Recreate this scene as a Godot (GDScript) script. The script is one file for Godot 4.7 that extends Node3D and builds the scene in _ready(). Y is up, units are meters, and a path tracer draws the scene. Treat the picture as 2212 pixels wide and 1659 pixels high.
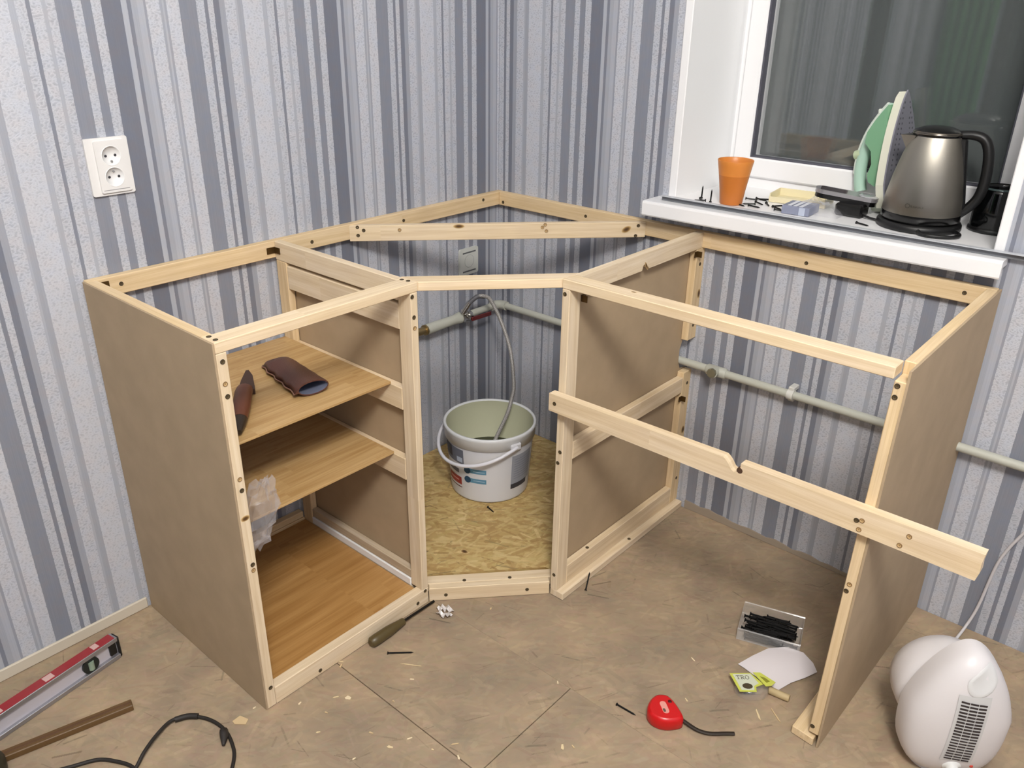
extends Node3D

# A half-built corner kitchen base frame in a wallpapered room, at night under a ceiling lamp.
# x runs along the window wall, z along the socket wall, the room corner is the origin.

const H := 0.82
var M := {}
var rng := RandomNumberGenerator.new()
var screw_mesh: ArrayMesh
var hole_mesh: ArrayMesh


func _ready() -> void:
	rng.seed = 7
	set_camera()
	set_light()
	make_materials()
	make_small_meshes()
	build_room()
	build_window()
	build_frame()
	build_pipes()
	build_sockets()
	build_bucket()
	build_cabinet_contents()
	build_floor_things()
	build_heater()
	build_sill_things()


func set_camera() -> void:
	var cam := Camera3D.new()
	cam.name = "camera"
	cam.fov = 50.05
	cam.near = 0.02
	cam.far = 60.0
	cam.transform = Transform3D(Basis(Vector3(0.75239346, 0.01373575, -0.65857073), Vector3(-0.28622965, 0.90727988, -0.30808407), Vector3(0.59327621, 0.42030292, 0.68656303)), Vector3(1.69535564, 1.33859109, 1.88409688))
	add_child(cam)
	cam.current = true


func set_light() -> void:
	var we := WorldEnvironment.new()
	we.name = "world"
	var e := Environment.new()
	e.background_mode = Environment.BG_COLOR
	e.background_color = Color(0.035, 0.045, 0.06)
	e.background_energy_multiplier = 0.3
	e.tonemap_mode = Environment.TONE_MAPPER_LINEAR
	e.tonemap_exposure = 0.72
	e.sdfgi_enabled = true
	e.ssao_enabled = true
	e.ssil_enabled = true
	we.environment = e
	add_child(we)
	# the ceiling lamp: a glowing globe with its light inside it
	var lamp := thing("ceiling_lamp", "white glowing globe lamp hanging from the ceiling above the room", "lamp", Vector3(1.95, 2.36, 1.95))
	var glow := mat(Color(1, 0.98, 0.95), 0.4)
	glow.emission_enabled = true
	glow.emission = Color(1, 0.96, 0.9)
	glow.emission_energy_multiplier = 3.0
	var st := begin()
	var prof: Array = []
	for i in 17:
		var a := PI * i / 16.0
		prof.append(Vector2(0.2 * sin(a), -0.2 * cos(a)))
	lathe(st, prof, 28)
	part("globe", st, glow, lamp)
	st = begin()
	lathe(st, [Vector2(0, 0.19), Vector2(0.045, 0.19), Vector2(0.05, 0.24), Vector2(0, 0.24)], 20)
	part("ceiling_mount", st, mat(Color(0.9, 0.9, 0.9), 0.4), lamp)
	var l := OmniLight3D.new()
	l.name = "lamp_light"
	l.light_color = Color(1.0, 0.985, 0.965)
	l.light_energy = 5.6
	l.light_size = 0.2
	l.omni_range = 12.0
	l.omni_attenuation = 2.0
	l.shadow_enabled = true
	lamp.add_child(l)


# ---------------------------------------------------------------- naming

var used := {}

func numbered(called: String) -> String:
	var n: int = used.get(called, -1) + 1
	used[called] = n
	return called if n == 0 else "%s_%03d" % [called, n]


func tag(o: Node, label: String, category: String, group := "") -> Node:
	o.set_meta("label", label)
	o.set_meta("category", category)
	if group != "":
		o.set_meta("group", group)
	return o


func thing(called: String, label: String, category: String, at := Vector3.ZERO, turn := 0.0, group := "") -> Node3D:
	var o := Node3D.new()
	o.name = numbered(called)
	add_child(o)
	o.position = at
	o.rotation.y = turn
	tag(o, label, category, group)
	return o


func part(called: String, st: SurfaceTool, m: Material, parent: Node = null, label := "") -> MeshInstance3D:
	st.generate_normals()
	var o := MeshInstance3D.new()
	o.mesh = st.commit()
	o.material_override = null
	o.mesh.surface_set_material(0, m)
	if parent == null:
		o.name = numbered(called)
		add_child(o)
	else:
		o.name = called
		parent.add_child(o, true)
	if label != "":
		o.set_meta("label", label)
	return o


func structure(called: String, st: SurfaceTool, m: Material) -> MeshInstance3D:
	var o := part(called, st, m)
	o.set_meta("kind", "structure")
	o.set_meta("label", called.replace("_", " "))
	return o


func instance(called: String, mesh: Mesh, xf: Transform3D, parent: Node, label := "") -> MeshInstance3D:
	var o := MeshInstance3D.new()
	o.mesh = mesh
	o.name = called
	o.transform = xf
	parent.add_child(o, true)
	if label != "":
		o.set_meta("label", label)
	return o


# ---------------------------------------------------------------- mesh helpers

func begin() -> SurfaceTool:
	var st := SurfaceTool.new()
	st.begin(Mesh.PRIMITIVE_TRIANGLES)
	st.set_color(Color.WHITE)
	st.set_smooth_group(-1)
	return st


func tri(st: SurfaceTool, a: Vector3, b: Vector3, c: Vector3, ua := Vector2.ZERO, ub := Vector2.ZERO, uc := Vector2.ZERO) -> void:
	# a, b, c run counter-clockwise seen from outside; Godot wants clockwise
	st.set_uv(ua); st.add_vertex(a)
	st.set_uv(uc); st.add_vertex(c)
	st.set_uv(ub); st.add_vertex(b)


func quad(st: SurfaceTool, a: Vector3, b: Vector3, c: Vector3, d: Vector3, ua := Vector2.ZERO, ub := Vector2.ZERO, uc := Vector2.ZERO, ud := Vector2.ZERO) -> void:
	tri(st, a, b, c, ua, ub, uc)
	tri(st, a, c, d, ua, uc, ud)


# A bevelled stick: c its middle, l, w, t its full length, width and thickness as vectors.
# skew: how far each end (x: minus end, y: plus end) slides along the length per metre across w (mitred ends).
func plank(st: SurfaceTool, c: Vector3, l: Vector3, w: Vector3, t: Vector3, bev := 0.0012, uv0 := Vector2.ZERO, skew := Vector2.ZERO, scale_uv := Vector2(1.0, 4.0)) -> void:
	if l.cross(w).dot(t) < 0:
		t = -t
	var n := [l.length(), w.length(), t.length()]
	var ax := [l / n[0], w / n[1], t / n[2]]
	var b := minf(bev, minf(n[1], n[2]) * 0.3)
	var P := {}
	var UV := {}
	for sx in [-1, 1]:
		for sy in [-1, 1]:
			for sz in [-1, 1]:
				for f in 3:
					var s := [sx, sy, sz]
					var q := [0.0, 0.0, 0.0]
					for k in 3:
						q[k] = s[k] * (n[k] * 0.5 - (0.0 if k == f else b))
					var along: float = q[0] + q[1] * (skew.x if sx < 0 else skew.y)
					P[[sx, sy, sz, f]] = c + ax[0] * along + ax[1] * q[1] + ax[2] * q[2]
					var uv := Vector2(along, q[1])
					if f == 1:
						uv = Vector2(along, q[2] + 0.11)
					elif f == 0:
						uv = Vector2(q[2] * 0.3 + 0.4, q[1] + 0.05)
					UV[[sx, sy, sz, f]] = uv0 + uv * scale_uv
	var put := func(ks: Array) -> void:
		var pa: Array = ks.map(func(k): return P[k])
		var nn: Vector3 = (pa[1] - pa[0]).cross(pa[2] - pa[0])
		var mid := Vector3.ZERO
		for p in pa:
			mid += p
		mid /= pa.size()
		if nn.dot(mid - c) < 0:
			ks = ks.duplicate()
			ks.reverse()
		for i in range(1, ks.size() - 1):
			tri(st, P[ks[0]], P[ks[i]], P[ks[i + 1]], UV[ks[0]], UV[ks[i]], UV[ks[i + 1]])
	for s in [-1, 1]:
		put.call([[s, -1, -1, 0], [s, 1, -1, 0], [s, 1, 1, 0], [s, -1, 1, 0]])
		put.call([[-1, s, -1, 1], [-1, s, 1, 1], [1, s, 1, 1], [1, s, -1, 1]])
		put.call([[-1, -1, s, 2], [1, -1, s, 2], [1, 1, s, 2], [-1, 1, s, 2]])
	if b <= 0.0:
		return
	for s in [-1, 1]:
		for r in [-1, 1]:
			put.call([[-1, s, r, 1], [1, s, r, 1], [1, s, r, 2], [-1, s, r, 2]])
			put.call([[s, -1, r, 0], [s, 1, r, 0], [s, 1, r, 2], [s, -1, r, 2]])
			put.call([[s, r, -1, 0], [s, r, 1, 0], [s, r, 1, 1], [s, r, -1, 1]])
			for q in [-1, 1]:
				put.call([[s, r, q, 0], [s, r, q, 1], [s, r, q, 2]])


func box(st: SurfaceTool, lo: Vector3, hi: Vector3, bev := 0.0012, axis := 0, uv0 := Vector2.ZERO, scale_uv := Vector2(1.0, 4.0)) -> void:
	var s := hi - lo
	var v := [Vector3(s.x, 0, 0), Vector3(0, s.y, 0), Vector3(0, 0, s.z)]
	plank(st, (lo + hi) * 0.5, v[axis], v[(axis + 1) % 3], v[(axis + 2) % 3], bev, uv0, Vector2.ZERO, scale_uv)


func lathe(st: SurfaceTool, prof: Array, seg := 24, xf := Transform3D.IDENTITY, smooth := true, a0 := 0.0, a1 := TAU) -> void:
	st.set_smooth_group(0 if smooth else -1)
	for i in prof.size() - 1:
		var p: Vector2 = prof[i]
		var q: Vector2 = prof[i + 1]
		for k in seg:
			var t0 := a0 + (a1 - a0) * k / seg
			var t1 := a0 + (a1 - a0) * (k + 1) / seg
			if k == seg - 1 and is_equal_approx(a1 - a0, TAU):
				t1 = a0
			var A := xf * Vector3(p.x * cos(t0), p.y, p.x * sin(t0))
			var B := xf * Vector3(p.x * cos(t1), p.y, p.x * sin(t1))
			var C := xf * Vector3(q.x * cos(t1), q.y, q.x * sin(t1))
			var D := xf * Vector3(q.x * cos(t0), q.y, q.x * sin(t0))
			var u0 := float(k) / seg
			var u1 := float(k + 1) / seg
			# going up the profile with the outside on the outer side
			if p.x > 1e-6:
				tri(st, A, D, B, Vector2(u0, p.y), Vector2(u0, q.y), Vector2(u1, p.y))
			if q.x > 1e-6:
				tri(st, B, D, C, Vector2(u1, p.y), Vector2(u0, q.y), Vector2(u1, q.y))
	st.set_smooth_group(-1)


func smooth_path(pts: Array, n := 6) -> Array:
	var out: Array = []
	for i in pts.size() - 1:
		var p0: Vector3 = pts[maxi(i - 1, 0)]
		var p1: Vector3 = pts[i]
		var p2: Vector3 = pts[i + 1]
		var p3: Vector3 = pts[mini(i + 2, pts.size() - 1)]
		for k in n:
			out.append(p1.cubic_interpolate(p2, p0, p3, float(k) / n))
	out.append(pts[-1])
	return out


# a tube along pts; r is a number or an array of one radius per point; flat squeezes it across "up"
func tube(st: SurfaceTool, pts: Array, r, seg := 10, flat := 1.0, caps := true) -> void:
	var n := pts.size()
	var rings: Array = []
	var t0: Vector3 = (pts[1] - pts[0]).normalized()
	var u: Vector3 = t0.cross(Vector3.UP)
	if u.length() < 0.05:
		u = t0.cross(Vector3.RIGHT)
	u = u.normalized()
	for i in n:
		var t: Vector3 = (pts[mini(i + 1, n - 1)] - pts[maxi(i - 1, 0)]).normalized()
		u = (u - t * u.dot(t)).normalized()
		var v := t.cross(u)
		var rad: float = r[i] if r is Array else r
		var ring: Array = []
		for k in seg:
			var a := TAU * k / seg
			ring.append(pts[i] + u * cos(a) * rad + v * sin(a) * rad * flat)
		rings.append(ring)
	st.set_smooth_group(0)
	var len := 0.0
	for i in n - 1:
		var d: float = (pts[i + 1] - pts[i]).length()
		for k in seg:
			var k1 := (k + 1) % seg
			quad(st, rings[i][k], rings[i][k1], rings[i + 1][k1], rings[i + 1][k], Vector2(len, float(k) / seg), Vector2(len, float(k + 1) / seg), Vector2(len + d, float(k + 1) / seg), Vector2(len + d, float(k) / seg))
		len += d
	st.set_smooth_group(-1)
	if caps:
		for k in seg:
			var k1 := (k + 1) % seg
			tri(st, pts[0], rings[0][k1], rings[0][k])
			tri(st, pts[n - 1], rings[n - 1][k], rings[n - 1][k1])


# a flat outline (counter-clockwise in ux, uy) pushed out by depth along ux x uy, front at o
func extrude(st: SurfaceTool, poly: PackedVector2Array, o: Vector3, ux: Vector3, uy: Vector3, depth: float, uv0 := Vector2.ZERO, scale_uv := Vector2(1.0, 4.0), smooth := false) -> void:
	var nrm := ux.cross(uy).normalized()
	if Geometry2D.is_polygon_clockwise(poly):
		poly = poly.duplicate()
		poly.reverse()
	var idx := Geometry2D.triangulate_polygon(poly)
	var at := func(p: Vector2, d: float) -> Vector3: return o + ux * p.x + uy * p.y - nrm * d
	for i in range(0, idx.size(), 3):
		var a := poly[idx[i]]
		var b := poly[idx[i + 1]]
		var c := poly[idx[i + 2]]
		if (b - a).cross(c - a) < 0:
			var s := b
			b = c
			c = s
		tri(st, at.call(a, 0.0), at.call(b, 0.0), at.call(c, 0.0), uv0 + a * scale_uv, uv0 + b * scale_uv, uv0 + c * scale_uv)
		tri(st, at.call(a, depth), at.call(c, depth), at.call(b, depth), uv0 + a * scale_uv, uv0 + c * scale_uv, uv0 + b * scale_uv)
	if smooth:
		st.set_smooth_group(0)
	for i in poly.size():
		var a := poly[i]
		var b := poly[(i + 1) % poly.size()]
		quad(st, at.call(a, depth), at.call(b, depth), at.call(b, 0.0), at.call(a, 0.0), uv0 + Vector2(a.x, depth + 0.1) * scale_uv, uv0 + Vector2(b.x, depth + 0.1) * scale_uv, uv0 + Vector2(b.x, 0.1) * scale_uv, uv0 + Vector2(a.x, 0.1) * scale_uv)
	st.set_smooth_group(-1)


func ngon(n: int, rx: float, ry: float, c := Vector2.ZERO, turn := 0.0) -> PackedVector2Array:
	var out := PackedVector2Array()
	for i in n:
		var a := TAU * i / n + turn
		out.append(c + Vector2(rx * cos(a), ry * sin(a)))
	return out


func rounded(w: float, h: float, r: float, n := 4) -> PackedVector2Array:
	var out := PackedVector2Array()
	for q in 4:
		var c := Vector2((w / 2 - r) * (1 if q == 0 or q == 3 else -1), (h / 2 - r) * (1 if q < 2 else -1))
		for k in n + 1:
			var a := PI / 2 * (q + float(k) / n)
			out.append(c + Vector2(cos(a), sin(a)) * r)
	return out


func basis_for(nrm: Vector3, up := Vector3.UP) -> Basis:
	# z along nrm
	var z := nrm.normalized()
	if absf(z.dot(up)) > 0.99:
		up = Vector3.BACK
	var x := up.cross(z).normalized()
	return Basis(x, z.cross(x), z)


# ---------------------------------------------------------------- materials

func mat(c: Color, rough := 0.6, metal := 0.0) -> StandardMaterial3D:
	var m := StandardMaterial3D.new()
	m.albedo_color = c
	m.roughness = rough
	m.metallic = metal
	return m


func textured(t: Texture2D, rough := 0.6, tint := Color.WHITE) -> StandardMaterial3D:
	var m := mat(tint, rough)
	m.albedo_texture = t
	return m


func fbm(seed_: int, freq: float, oct := 3) -> FastNoiseLite:
	var n := FastNoiseLite.new()
	n.seed = seed_
	n.noise_type = FastNoiseLite.TYPE_SIMPLEX_SMOOTH
	n.frequency = freq
	n.fractal_type = FastNoiseLite.FRACTAL_FBM
	n.fractal_octaves = oct
	return n


func tex_from(data: PackedByteArray, w: int, h: int, rgb := true) -> ImageTexture:
	return ImageTexture.create_from_image(Image.create_from_data(w, h, false, Image.FORMAT_RGB8 if rgb else Image.FORMAT_L8, data))


func pine_texture() -> ImageTexture:
	# 1 m of boards, 0.25 m across; fine straight grain with broad growth bands
	var w := 1024
	var h := 512
	var d := PackedByteArray()
	d.resize(w * h * 3)
	var wob := fbm(3, 0.004, 2)
	var band := fbm(5, 0.028, 3)
	var fine := fbm(9, 0.16, 2)
	var blot := fbm(11, 0.006, 2)
	for y in h:
		for x in w:
			var yy := y + wob.get_noise_2d(x * 0.35, y) * 14.0
			var g := band.get_noise_2d(x * 0.05, yy) * 0.5 + 0.5
			var f := fine.get_noise_2d(x * 0.05, yy * 1.0)
			var k := clampf(0.5 + (g - 0.5) * 1.1 + f * 0.28, 0.0, 1.0)
			var bl := blot.get_noise_2d(x, y) * 0.022
			var i := (y * w + x) * 3
			d[i] = int(clampf((0.925 - 0.085 * k + bl), 0, 1) * 255)
			d[i + 1] = int(clampf((0.860 - 0.108 * k + bl), 0, 1) * 255)
			d[i + 2] = int(clampf((0.765 - 0.150 * k + bl * 0.6), 0, 1) * 255)
	return tex_from(d, w, h)


func laminate_texture() -> ImageTexture:
	# printed wood: short strips laid side by side, lengthwise grain; 1 m square
	var w := 512
	var h := 1024
	var d := PackedByteArray()
	d.resize(w * h * 3)
	var band := fbm(21, 0.03, 3)
	var fine := fbm(23, 0.12, 2)
	var r := RandomNumberGenerator.new()
	r.seed = 4
	var tones: Array = []
	for i in 200:
		tones.append(r.randf())
	for y in h:
		var strip := y / 64
		for x in w:
			var joint := (x + strip * 197) / 230
			var tone: float = tones[(strip * 13 + joint * 7) % 200]
			var g := band.get_noise_2d(x * 0.12, y + tone * 900.0)
			var f := fine.get_noise_2d(x * 0.07, y)
			var k := clampf(0.5 + g * 0.55 + f * 0.2 + (tone - 0.5) * 0.22, 0, 1)
			var i := (y * w + x) * 3
			d[i] = int((0.79 - 0.13 * k) * 255)
			d[i + 1] = int((0.665 - 0.15 * k) * 255)
			d[i + 2] = int((0.475 - 0.16 * k) * 255)
	return tex_from(d, w, h)


func flake_texture(seed_: int, base: Color, tones: Array, count: int, dark := 0.0, soft := 0.0, mean := 0.0) -> ImageTexture:
	# oriented strand board: overlapping long wood flakes; 1 m square
	var n := 1024
	var d := PackedByteArray()
	d.resize(n * n * 3)
	for i in n * n:
		d[i * 3] = int(base.r * 255)
		d[i * 3 + 1] = int(base.g * 255)
		d[i * 3 + 2] = int(base.b * 255)
	var r := RandomNumberGenerator.new()
	r.seed = seed_
	for k in count:
		var cx := r.randf() * n
		var cy := r.randf() * n
		var a := r.randfn(mean, 0.5)
		if r.randf() < 0.25:
			a = r.randf() * PI
		var L := r.randf_range(18, 62)
		var W := r.randf_range(3, 12)
		var c: Color = tones[r.randi() % tones.size()]
		var v := r.randfn(0.0, 0.025)
		if r.randf() < dark:
			c = c.darkened(r.randf_range(0.1, 0.4))
			W *= 0.4
		c = Color(c.r + v, c.g + v, c.b + v)
		var dx := Vector2(cos(a), sin(a))
		var rx := int(absf(dx.x) * L / 2 + absf(dx.y) * W / 2) + 1
		var ry := int(absf(dx.y) * L / 2 + absf(dx.x) * W / 2) + 1
		var keep := r.randf_range(0.15, 0.5) + soft
		for py in range(-ry, ry + 1):
			for px in range(-rx, rx + 1):
				var al := px * dx.x + py * dx.y
				var ac := -px * dx.y + py * dx.x
				if absf(al) < L / 2 - absf(ac) * 0.8 and absf(ac) < W / 2:
					var X := (int(cx) + px + n) % n
					var Y := (int(cy) + py + n) % n
					var i := (Y * n + X) * 3
					d[i] = int(clampf(lerpf(c.r * 255, d[i], keep), 0, 255))
					d[i + 1] = int(clampf(lerpf(c.g * 255, d[i + 1], keep), 0, 255))
					d[i + 2] = int(clampf(lerpf(c.b * 255, d[i + 2], keep), 0, 255))
	return tex_from(d, n, n)


# offsets in metres over one repeat of the wallpaper: where a stripe begins, how light it is, whether it is the crackled white
const STRIPES := [[0.0, 0.25, 0], [0.030, 0.86, 1], [0.047, 0.22, 0], [0.064, 0.86, 1], [0.083, 0.0, 0], [0.121, 0.72, 0], [0.132, 0.12, 0], [0.140, 0.58, 0], [0.152, 0.7, 0], [0.165, 0.42, 0], [0.170, 0.95, 1], [0.198, 0.55, 0], [0.203, 0.72, 0], [0.207, 0.5, 0], [0.212, 1.0, 1], [0.239, 0.22, 0], [0.276, 0.84, 1], [0.294, 0.14, 0], [0.302, 0.86, 1], [0.315, 0.06, 0], [0.328, 0.5, 0], [0.341, 0.9, 1], [0.366, 0.68, 0], [0.371, 0.55, 0], [0.383, 1.0, 1], [0.431, 0.66, 0], [0.442, 0.88, 1], [0.460, 0.2, 0], [0.467, 0.9, 1], [0.487, 0.66, 0], [0.494, 0.86, 1], [0.51, 0.25, 0]]
const REPEAT := 0.51

func wallpaper() -> StandardMaterial3D:
	var w := 2048
	var h := 1024
	var col := PackedByteArray()
	col.resize(w * h * 3)
	var hgt := PackedByteArray()
	hgt.resize(w * h)
	var wob := fbm(31, 0.011, 2)
	var crack := FastNoiseLite.new()
	crack.seed = 33
	crack.noise_type = FastNoiseLite.TYPE_CELLULAR
	crack.cellular_return_type = FastNoiseLite.RETURN_DISTANCE2_SUB
	crack.frequency = 0.035
	var worm := FastNoiseLite.new()
	worm.seed = 35
	worm.fractal_type = FastNoiseLite.FRACTAL_RIDGED
	worm.fractal_octaves = 2
	worm.frequency = 0.022
	var cloud := fbm(37, 0.006, 2)
	# where each pixel column falls
	var tone := PackedFloat32Array()
	var kind := PackedByteArray()
	tone.resize(w)
	kind.resize(w)
	for x in w:
		var s := REPEAT * x / w
		for k in STRIPES.size() - 1:
			if s >= STRIPES[k][0] and s < STRIPES[k + 1][0]:
				tone[x] = STRIPES[k][1]
				kind[x] = STRIPES[k][2]
	var light := Vector3(195, 198, 206)
	var dark := Vector3(116, 120, 132)
	for y in h:
		for x in w:
			var wv := wob.get_noise_2d(x * 0.6, y * 2.2)
			var xx := (x + int(wv * (4.5 if kind[x] == 1 else 2.0)) + w) % w
			var k := tone[xx]
			var up := 60.0
			if kind[xx] == 1:
				var c := worm.get_noise_2d(x, y * 1.6)
				var relief := clampf((c - 0.35) * 1.6, -0.4, 0.6)
				k -= clampf(0.34 * (0.30 - c), -0.06, 0.30)
				up = 150.0 + relief * 120.0
			else:
				k += 0.05 * wob.get_noise_2d(x * 9.0, y * 0.12)
			var q := dark.lerp(light, clampf(k, 0.0, 1.0))
			var cl := cloud.get_noise_2d(x, y)
			var i := (y * w + x) * 3
			col[i] = int(clampf(q.x + cl * 3.0, 0, 255))
			col[i + 1] = int(clampf(q.y - absf(cl) * 1.0, 0, 255))
			col[i + 2] = int(clampf(q.z - cl * 3.0, 0, 255))
			hgt[y * w + x] = int(clampf(up, 0, 255))
	var m := textured(tex_from(col, w, h), 0.55)
	m.heightmap_enabled = true
	m.heightmap_scale = 0.05
	m.heightmap_texture = tex_from(hgt, w, h, false)
	m.metallic_specular = 0.4
	return m


func noise_map(seed_: int, freq: float, lo: Color, hi: Color, size := 512) -> NoiseTexture2D:
	var t := NoiseTexture2D.new()
	t.width = size
	t.height = size
	t.seamless = true
	t.noise = fbm(seed_, freq, 4)
	var g := Gradient.new()
	g.set_color(0, lo)
	g.set_color(1, hi)
	t.color_ramp = g
	return t


func make_materials() -> void:
	M.paper = wallpaper()
	var pine := pine_texture()
	M.pine = textured(pine, 0.62)
	M.pine_warm = textured(pine, 0.62, Color(0.985, 0.955, 0.89))
	M.pine_pale = textured(pine, 0.62, Color(1.0, 0.99, 0.97))
	M.pine_grey = textured(pine, 0.7, Color(0.86, 0.86, 0.87))
	for k in ["pine", "pine_warm", "pine_pale", "pine_grey"]:
		M[k].metallic_specular = 0.35
	M.hardboard = textured(noise_map(41, 0.012, Color(0.665, 0.585, 0.475), Color(0.70, 0.615, 0.502)), 0.75)
	M.hardboard.uv1_triplanar = true
	M.hardboard.uv1_scale = Vector3(1.6, 1.6, 1.6)
	M.hardboard_edge = mat(Color(0.56, 0.45, 0.33), 0.8)
	var lam := laminate_texture()
	M.laminate = textured(lam, 0.5)
	M.laminate_warm = textured(lam, 0.5, Color(0.95, 0.88, 0.78))
	M.osb = textured(flake_texture(51, Color(0.74, 0.62, 0.40), [Color(0.80, 0.70, 0.48), Color(0.75, 0.64, 0.41), Color(0.70, 0.57, 0.36), Color(0.84, 0.75, 0.54), Color(0.77, 0.68, 0.45), Color(0.66, 0.53, 0.33)], 11000, 0.08, 0.12, PI / 4), 0.65)
	M.floor = textured(flake_texture(52, Color(0.68, 0.61, 0.52), [Color(0.71, 0.635, 0.53), Color(0.685, 0.595, 0.515), Color(0.655, 0.605, 0.52), Color(0.73, 0.655, 0.545), Color(0.68, 0.63, 0.525), Color(0.70, 0.605, 0.53)], 8000, 0.035, 0.34), 0.7)
	M.floor.metallic_specular = 0.3
	M.floor.detail_enabled = true
	M.floor.detail_blend_mode = BaseMaterial3D.BLEND_MODE_MUL
	M.floor.detail_albedo = noise_map(53, 0.010, Color(0.84, 0.835, 0.84), Color(1.0, 0.98, 0.95))
	M.floor.detail_uv_layer = BaseMaterial3D.DETAIL_UV_1
	M.gap = mat(Color(0.16, 0.13, 0.10), 0.9)
	M.white_pvc = mat(Color(0.955, 0.955, 0.96), 0.28)
	M.white_plaster = mat(Color(0.95, 0.955, 0.96), 0.55)
	M.white_plastic = mat(Color(0.90, 0.895, 0.89), 0.35)
	M.cream = mat(Color(0.80, 0.765, 0.70), 0.85)
	M.ceiling = mat(Color(0.9, 0.9, 0.89), 0.9)
	M.dark_void = mat(Color(0.07, 0.065, 0.06), 0.9)
	M.black = mat(Color(0.045, 0.045, 0.05), 0.45)
	M.black_gloss = mat(Color(0.05, 0.048, 0.05), 0.22)
	M.rubber = mat(Color(0.14, 0.12, 0.105), 0.6)
	M.steel = mat(Color(0.60, 0.58, 0.54), 0.36, 1.0)
	M.steel.anisotropy_enabled = true
	M.steel.anisotropy = 0.75
	M.chrome = mat(Color(0.75, 0.74, 0.72), 0.2, 1.0)
	M.alu = mat(Color(0.66, 0.66, 0.68), 0.4, 0.8)
	M.brass = mat(Color(0.34, 0.25, 0.12), 0.45, 0.6)
	M.iron_dark = mat(Color(0.13, 0.115, 0.10), 0.5, 0.5)
	M.screw_dark = mat(Color(0.055, 0.052, 0.05), 0.4, 0.4)
	M.ppr = mat(Color(0.71, 0.715, 0.675), 0.5)
	M.red = mat(Color(0.78, 0.07, 0.09), 0.3)
	M.red_dark = mat(Color(0.36, 0.09, 0.10), 0.4)
	M.orange = mat(Color(0.77, 0.45, 0.17), 0.38)
	M.orange.backlight_enabled = true
	M.orange.backlight = Color(0.22, 0.10, 0.02)
	M.clear = mat(Color(1, 1, 1, 0.10), 0.08)
	M.clear.transparency = BaseMaterial3D.TRANSPARENCY_ALPHA
	M.glass = mat(Color(0.8, 0.85, 0.85, 0.02), 0.02)
	M.glass.transparency = BaseMaterial3D.TRANSPARENCY_ALPHA
	M.glass.metallic_specular = 0.85
	M.glass.metallic = 0.025
	M.smoke = mat(Color(0.03, 0.035, 0.04, 0.72), 0.08)
	M.smoke.transparency = BaseMaterial3D.TRANSPARENCY_ALPHA
	M.film = mat(Color(0.92, 0.92, 0.95, 0.13), 0.22)
	M.film.transparency = BaseMaterial3D.TRANSPARENCY_ALPHA
	M.vertex = mat(Color.WHITE, 0.6)
	M.vertex.vertex_color_use_as_albedo = true


func lin(c: Color) -> Color:
	return c.srgb_to_linear()


func make_small_meshes() -> void:
	# a countersunk screw head seated in its hole, facing +z; and an empty hole
	for kind in 2:
		var st := begin()
		var turn := Transform3D(Basis(Vector3.RIGHT, PI / 2), Vector3.ZERO)
		var dark := lin(Color(0.20, 0.155, 0.10) if kind == 0 else Color(0.50, 0.38, 0.24))
		var head := lin(Color(0.33, 0.27, 0.17) if kind == 0 else Color(0.74, 0.62, 0.44))
		st.set_color(dark)
		lathe(st, [Vector2(0.0046, -0.0006), Vector2(0.0044, 0.0004), Vector2(0.0034, 0.0003)], 14, turn)
		st.set_color(head)
		lathe(st, [Vector2(0.0034, 0.0003), Vector2(0.0030, -0.0001), Vector2(0.0009, -0.0001)], 14, turn)
		st.set_color(dark)
		lathe(st, [Vector2(0.0009, -0.0001), Vector2(0.0, -0.0003)], 14, turn)
		st.generate_normals()
		var mesh := st.commit()
		mesh.surface_set_material(0, M.vertex)
		if kind == 0:
			screw_mesh = mesh
		else:
			hole_mesh = mesh


func knot(parent: Node, at: Vector3, nrm: Vector3, rx: float, ry: float, along: Vector3) -> void:
	var st := begin()
	var x := along.normalized()
	var z := nrm.normalized()
	var y := z.cross(x)
	var cols := [lin(Color(0.24, 0.16, 0.09)), lin(Color(0.40, 0.28, 0.15)), lin(Color(0.62, 0.49, 0.30)), lin(Color(0.86, 0.75, 0.56))]
	var rs := [0.0, 0.45, 0.72, 1.0]
	var hs := [0.0007, 0.0006, 0.0004, 0.0]
	for i in 3:
		for k in 16:
			var a := TAU * k / 16
			var b := TAU * (k + 1) / 16
			var p := func(r: int, t: float) -> Vector3: return at + x * cos(t) * rx * rs[r] + y * sin(t) * ry * rs[r] + z * hs[r]
			var q := [[i, a], [i + 1, a], [i + 1, b], [i, b]]
			for f in [[0, 1, 2], [0, 2, 3]]:
				if i == 0 and f[0] == 0 and f[2] == 3:
					continue
				for j in [f[0], f[2], f[1]]:
					st.set_color(cols[q[j][0]])
					st.add_vertex(p.call(q[j][0], q[j][1]))
	part("knot", st, M.vertex, parent)


func screws(parent: Node, pts: Array, nrm: Vector3, mesh: Mesh = null, called := "screw") -> void:
	for p in pts:
		instance(called, mesh if mesh else screw_mesh, Transform3D(basis_for(nrm), p + nrm.normalized() * 0.0006), parent)


# ---------------------------------------------------------------- room

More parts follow.
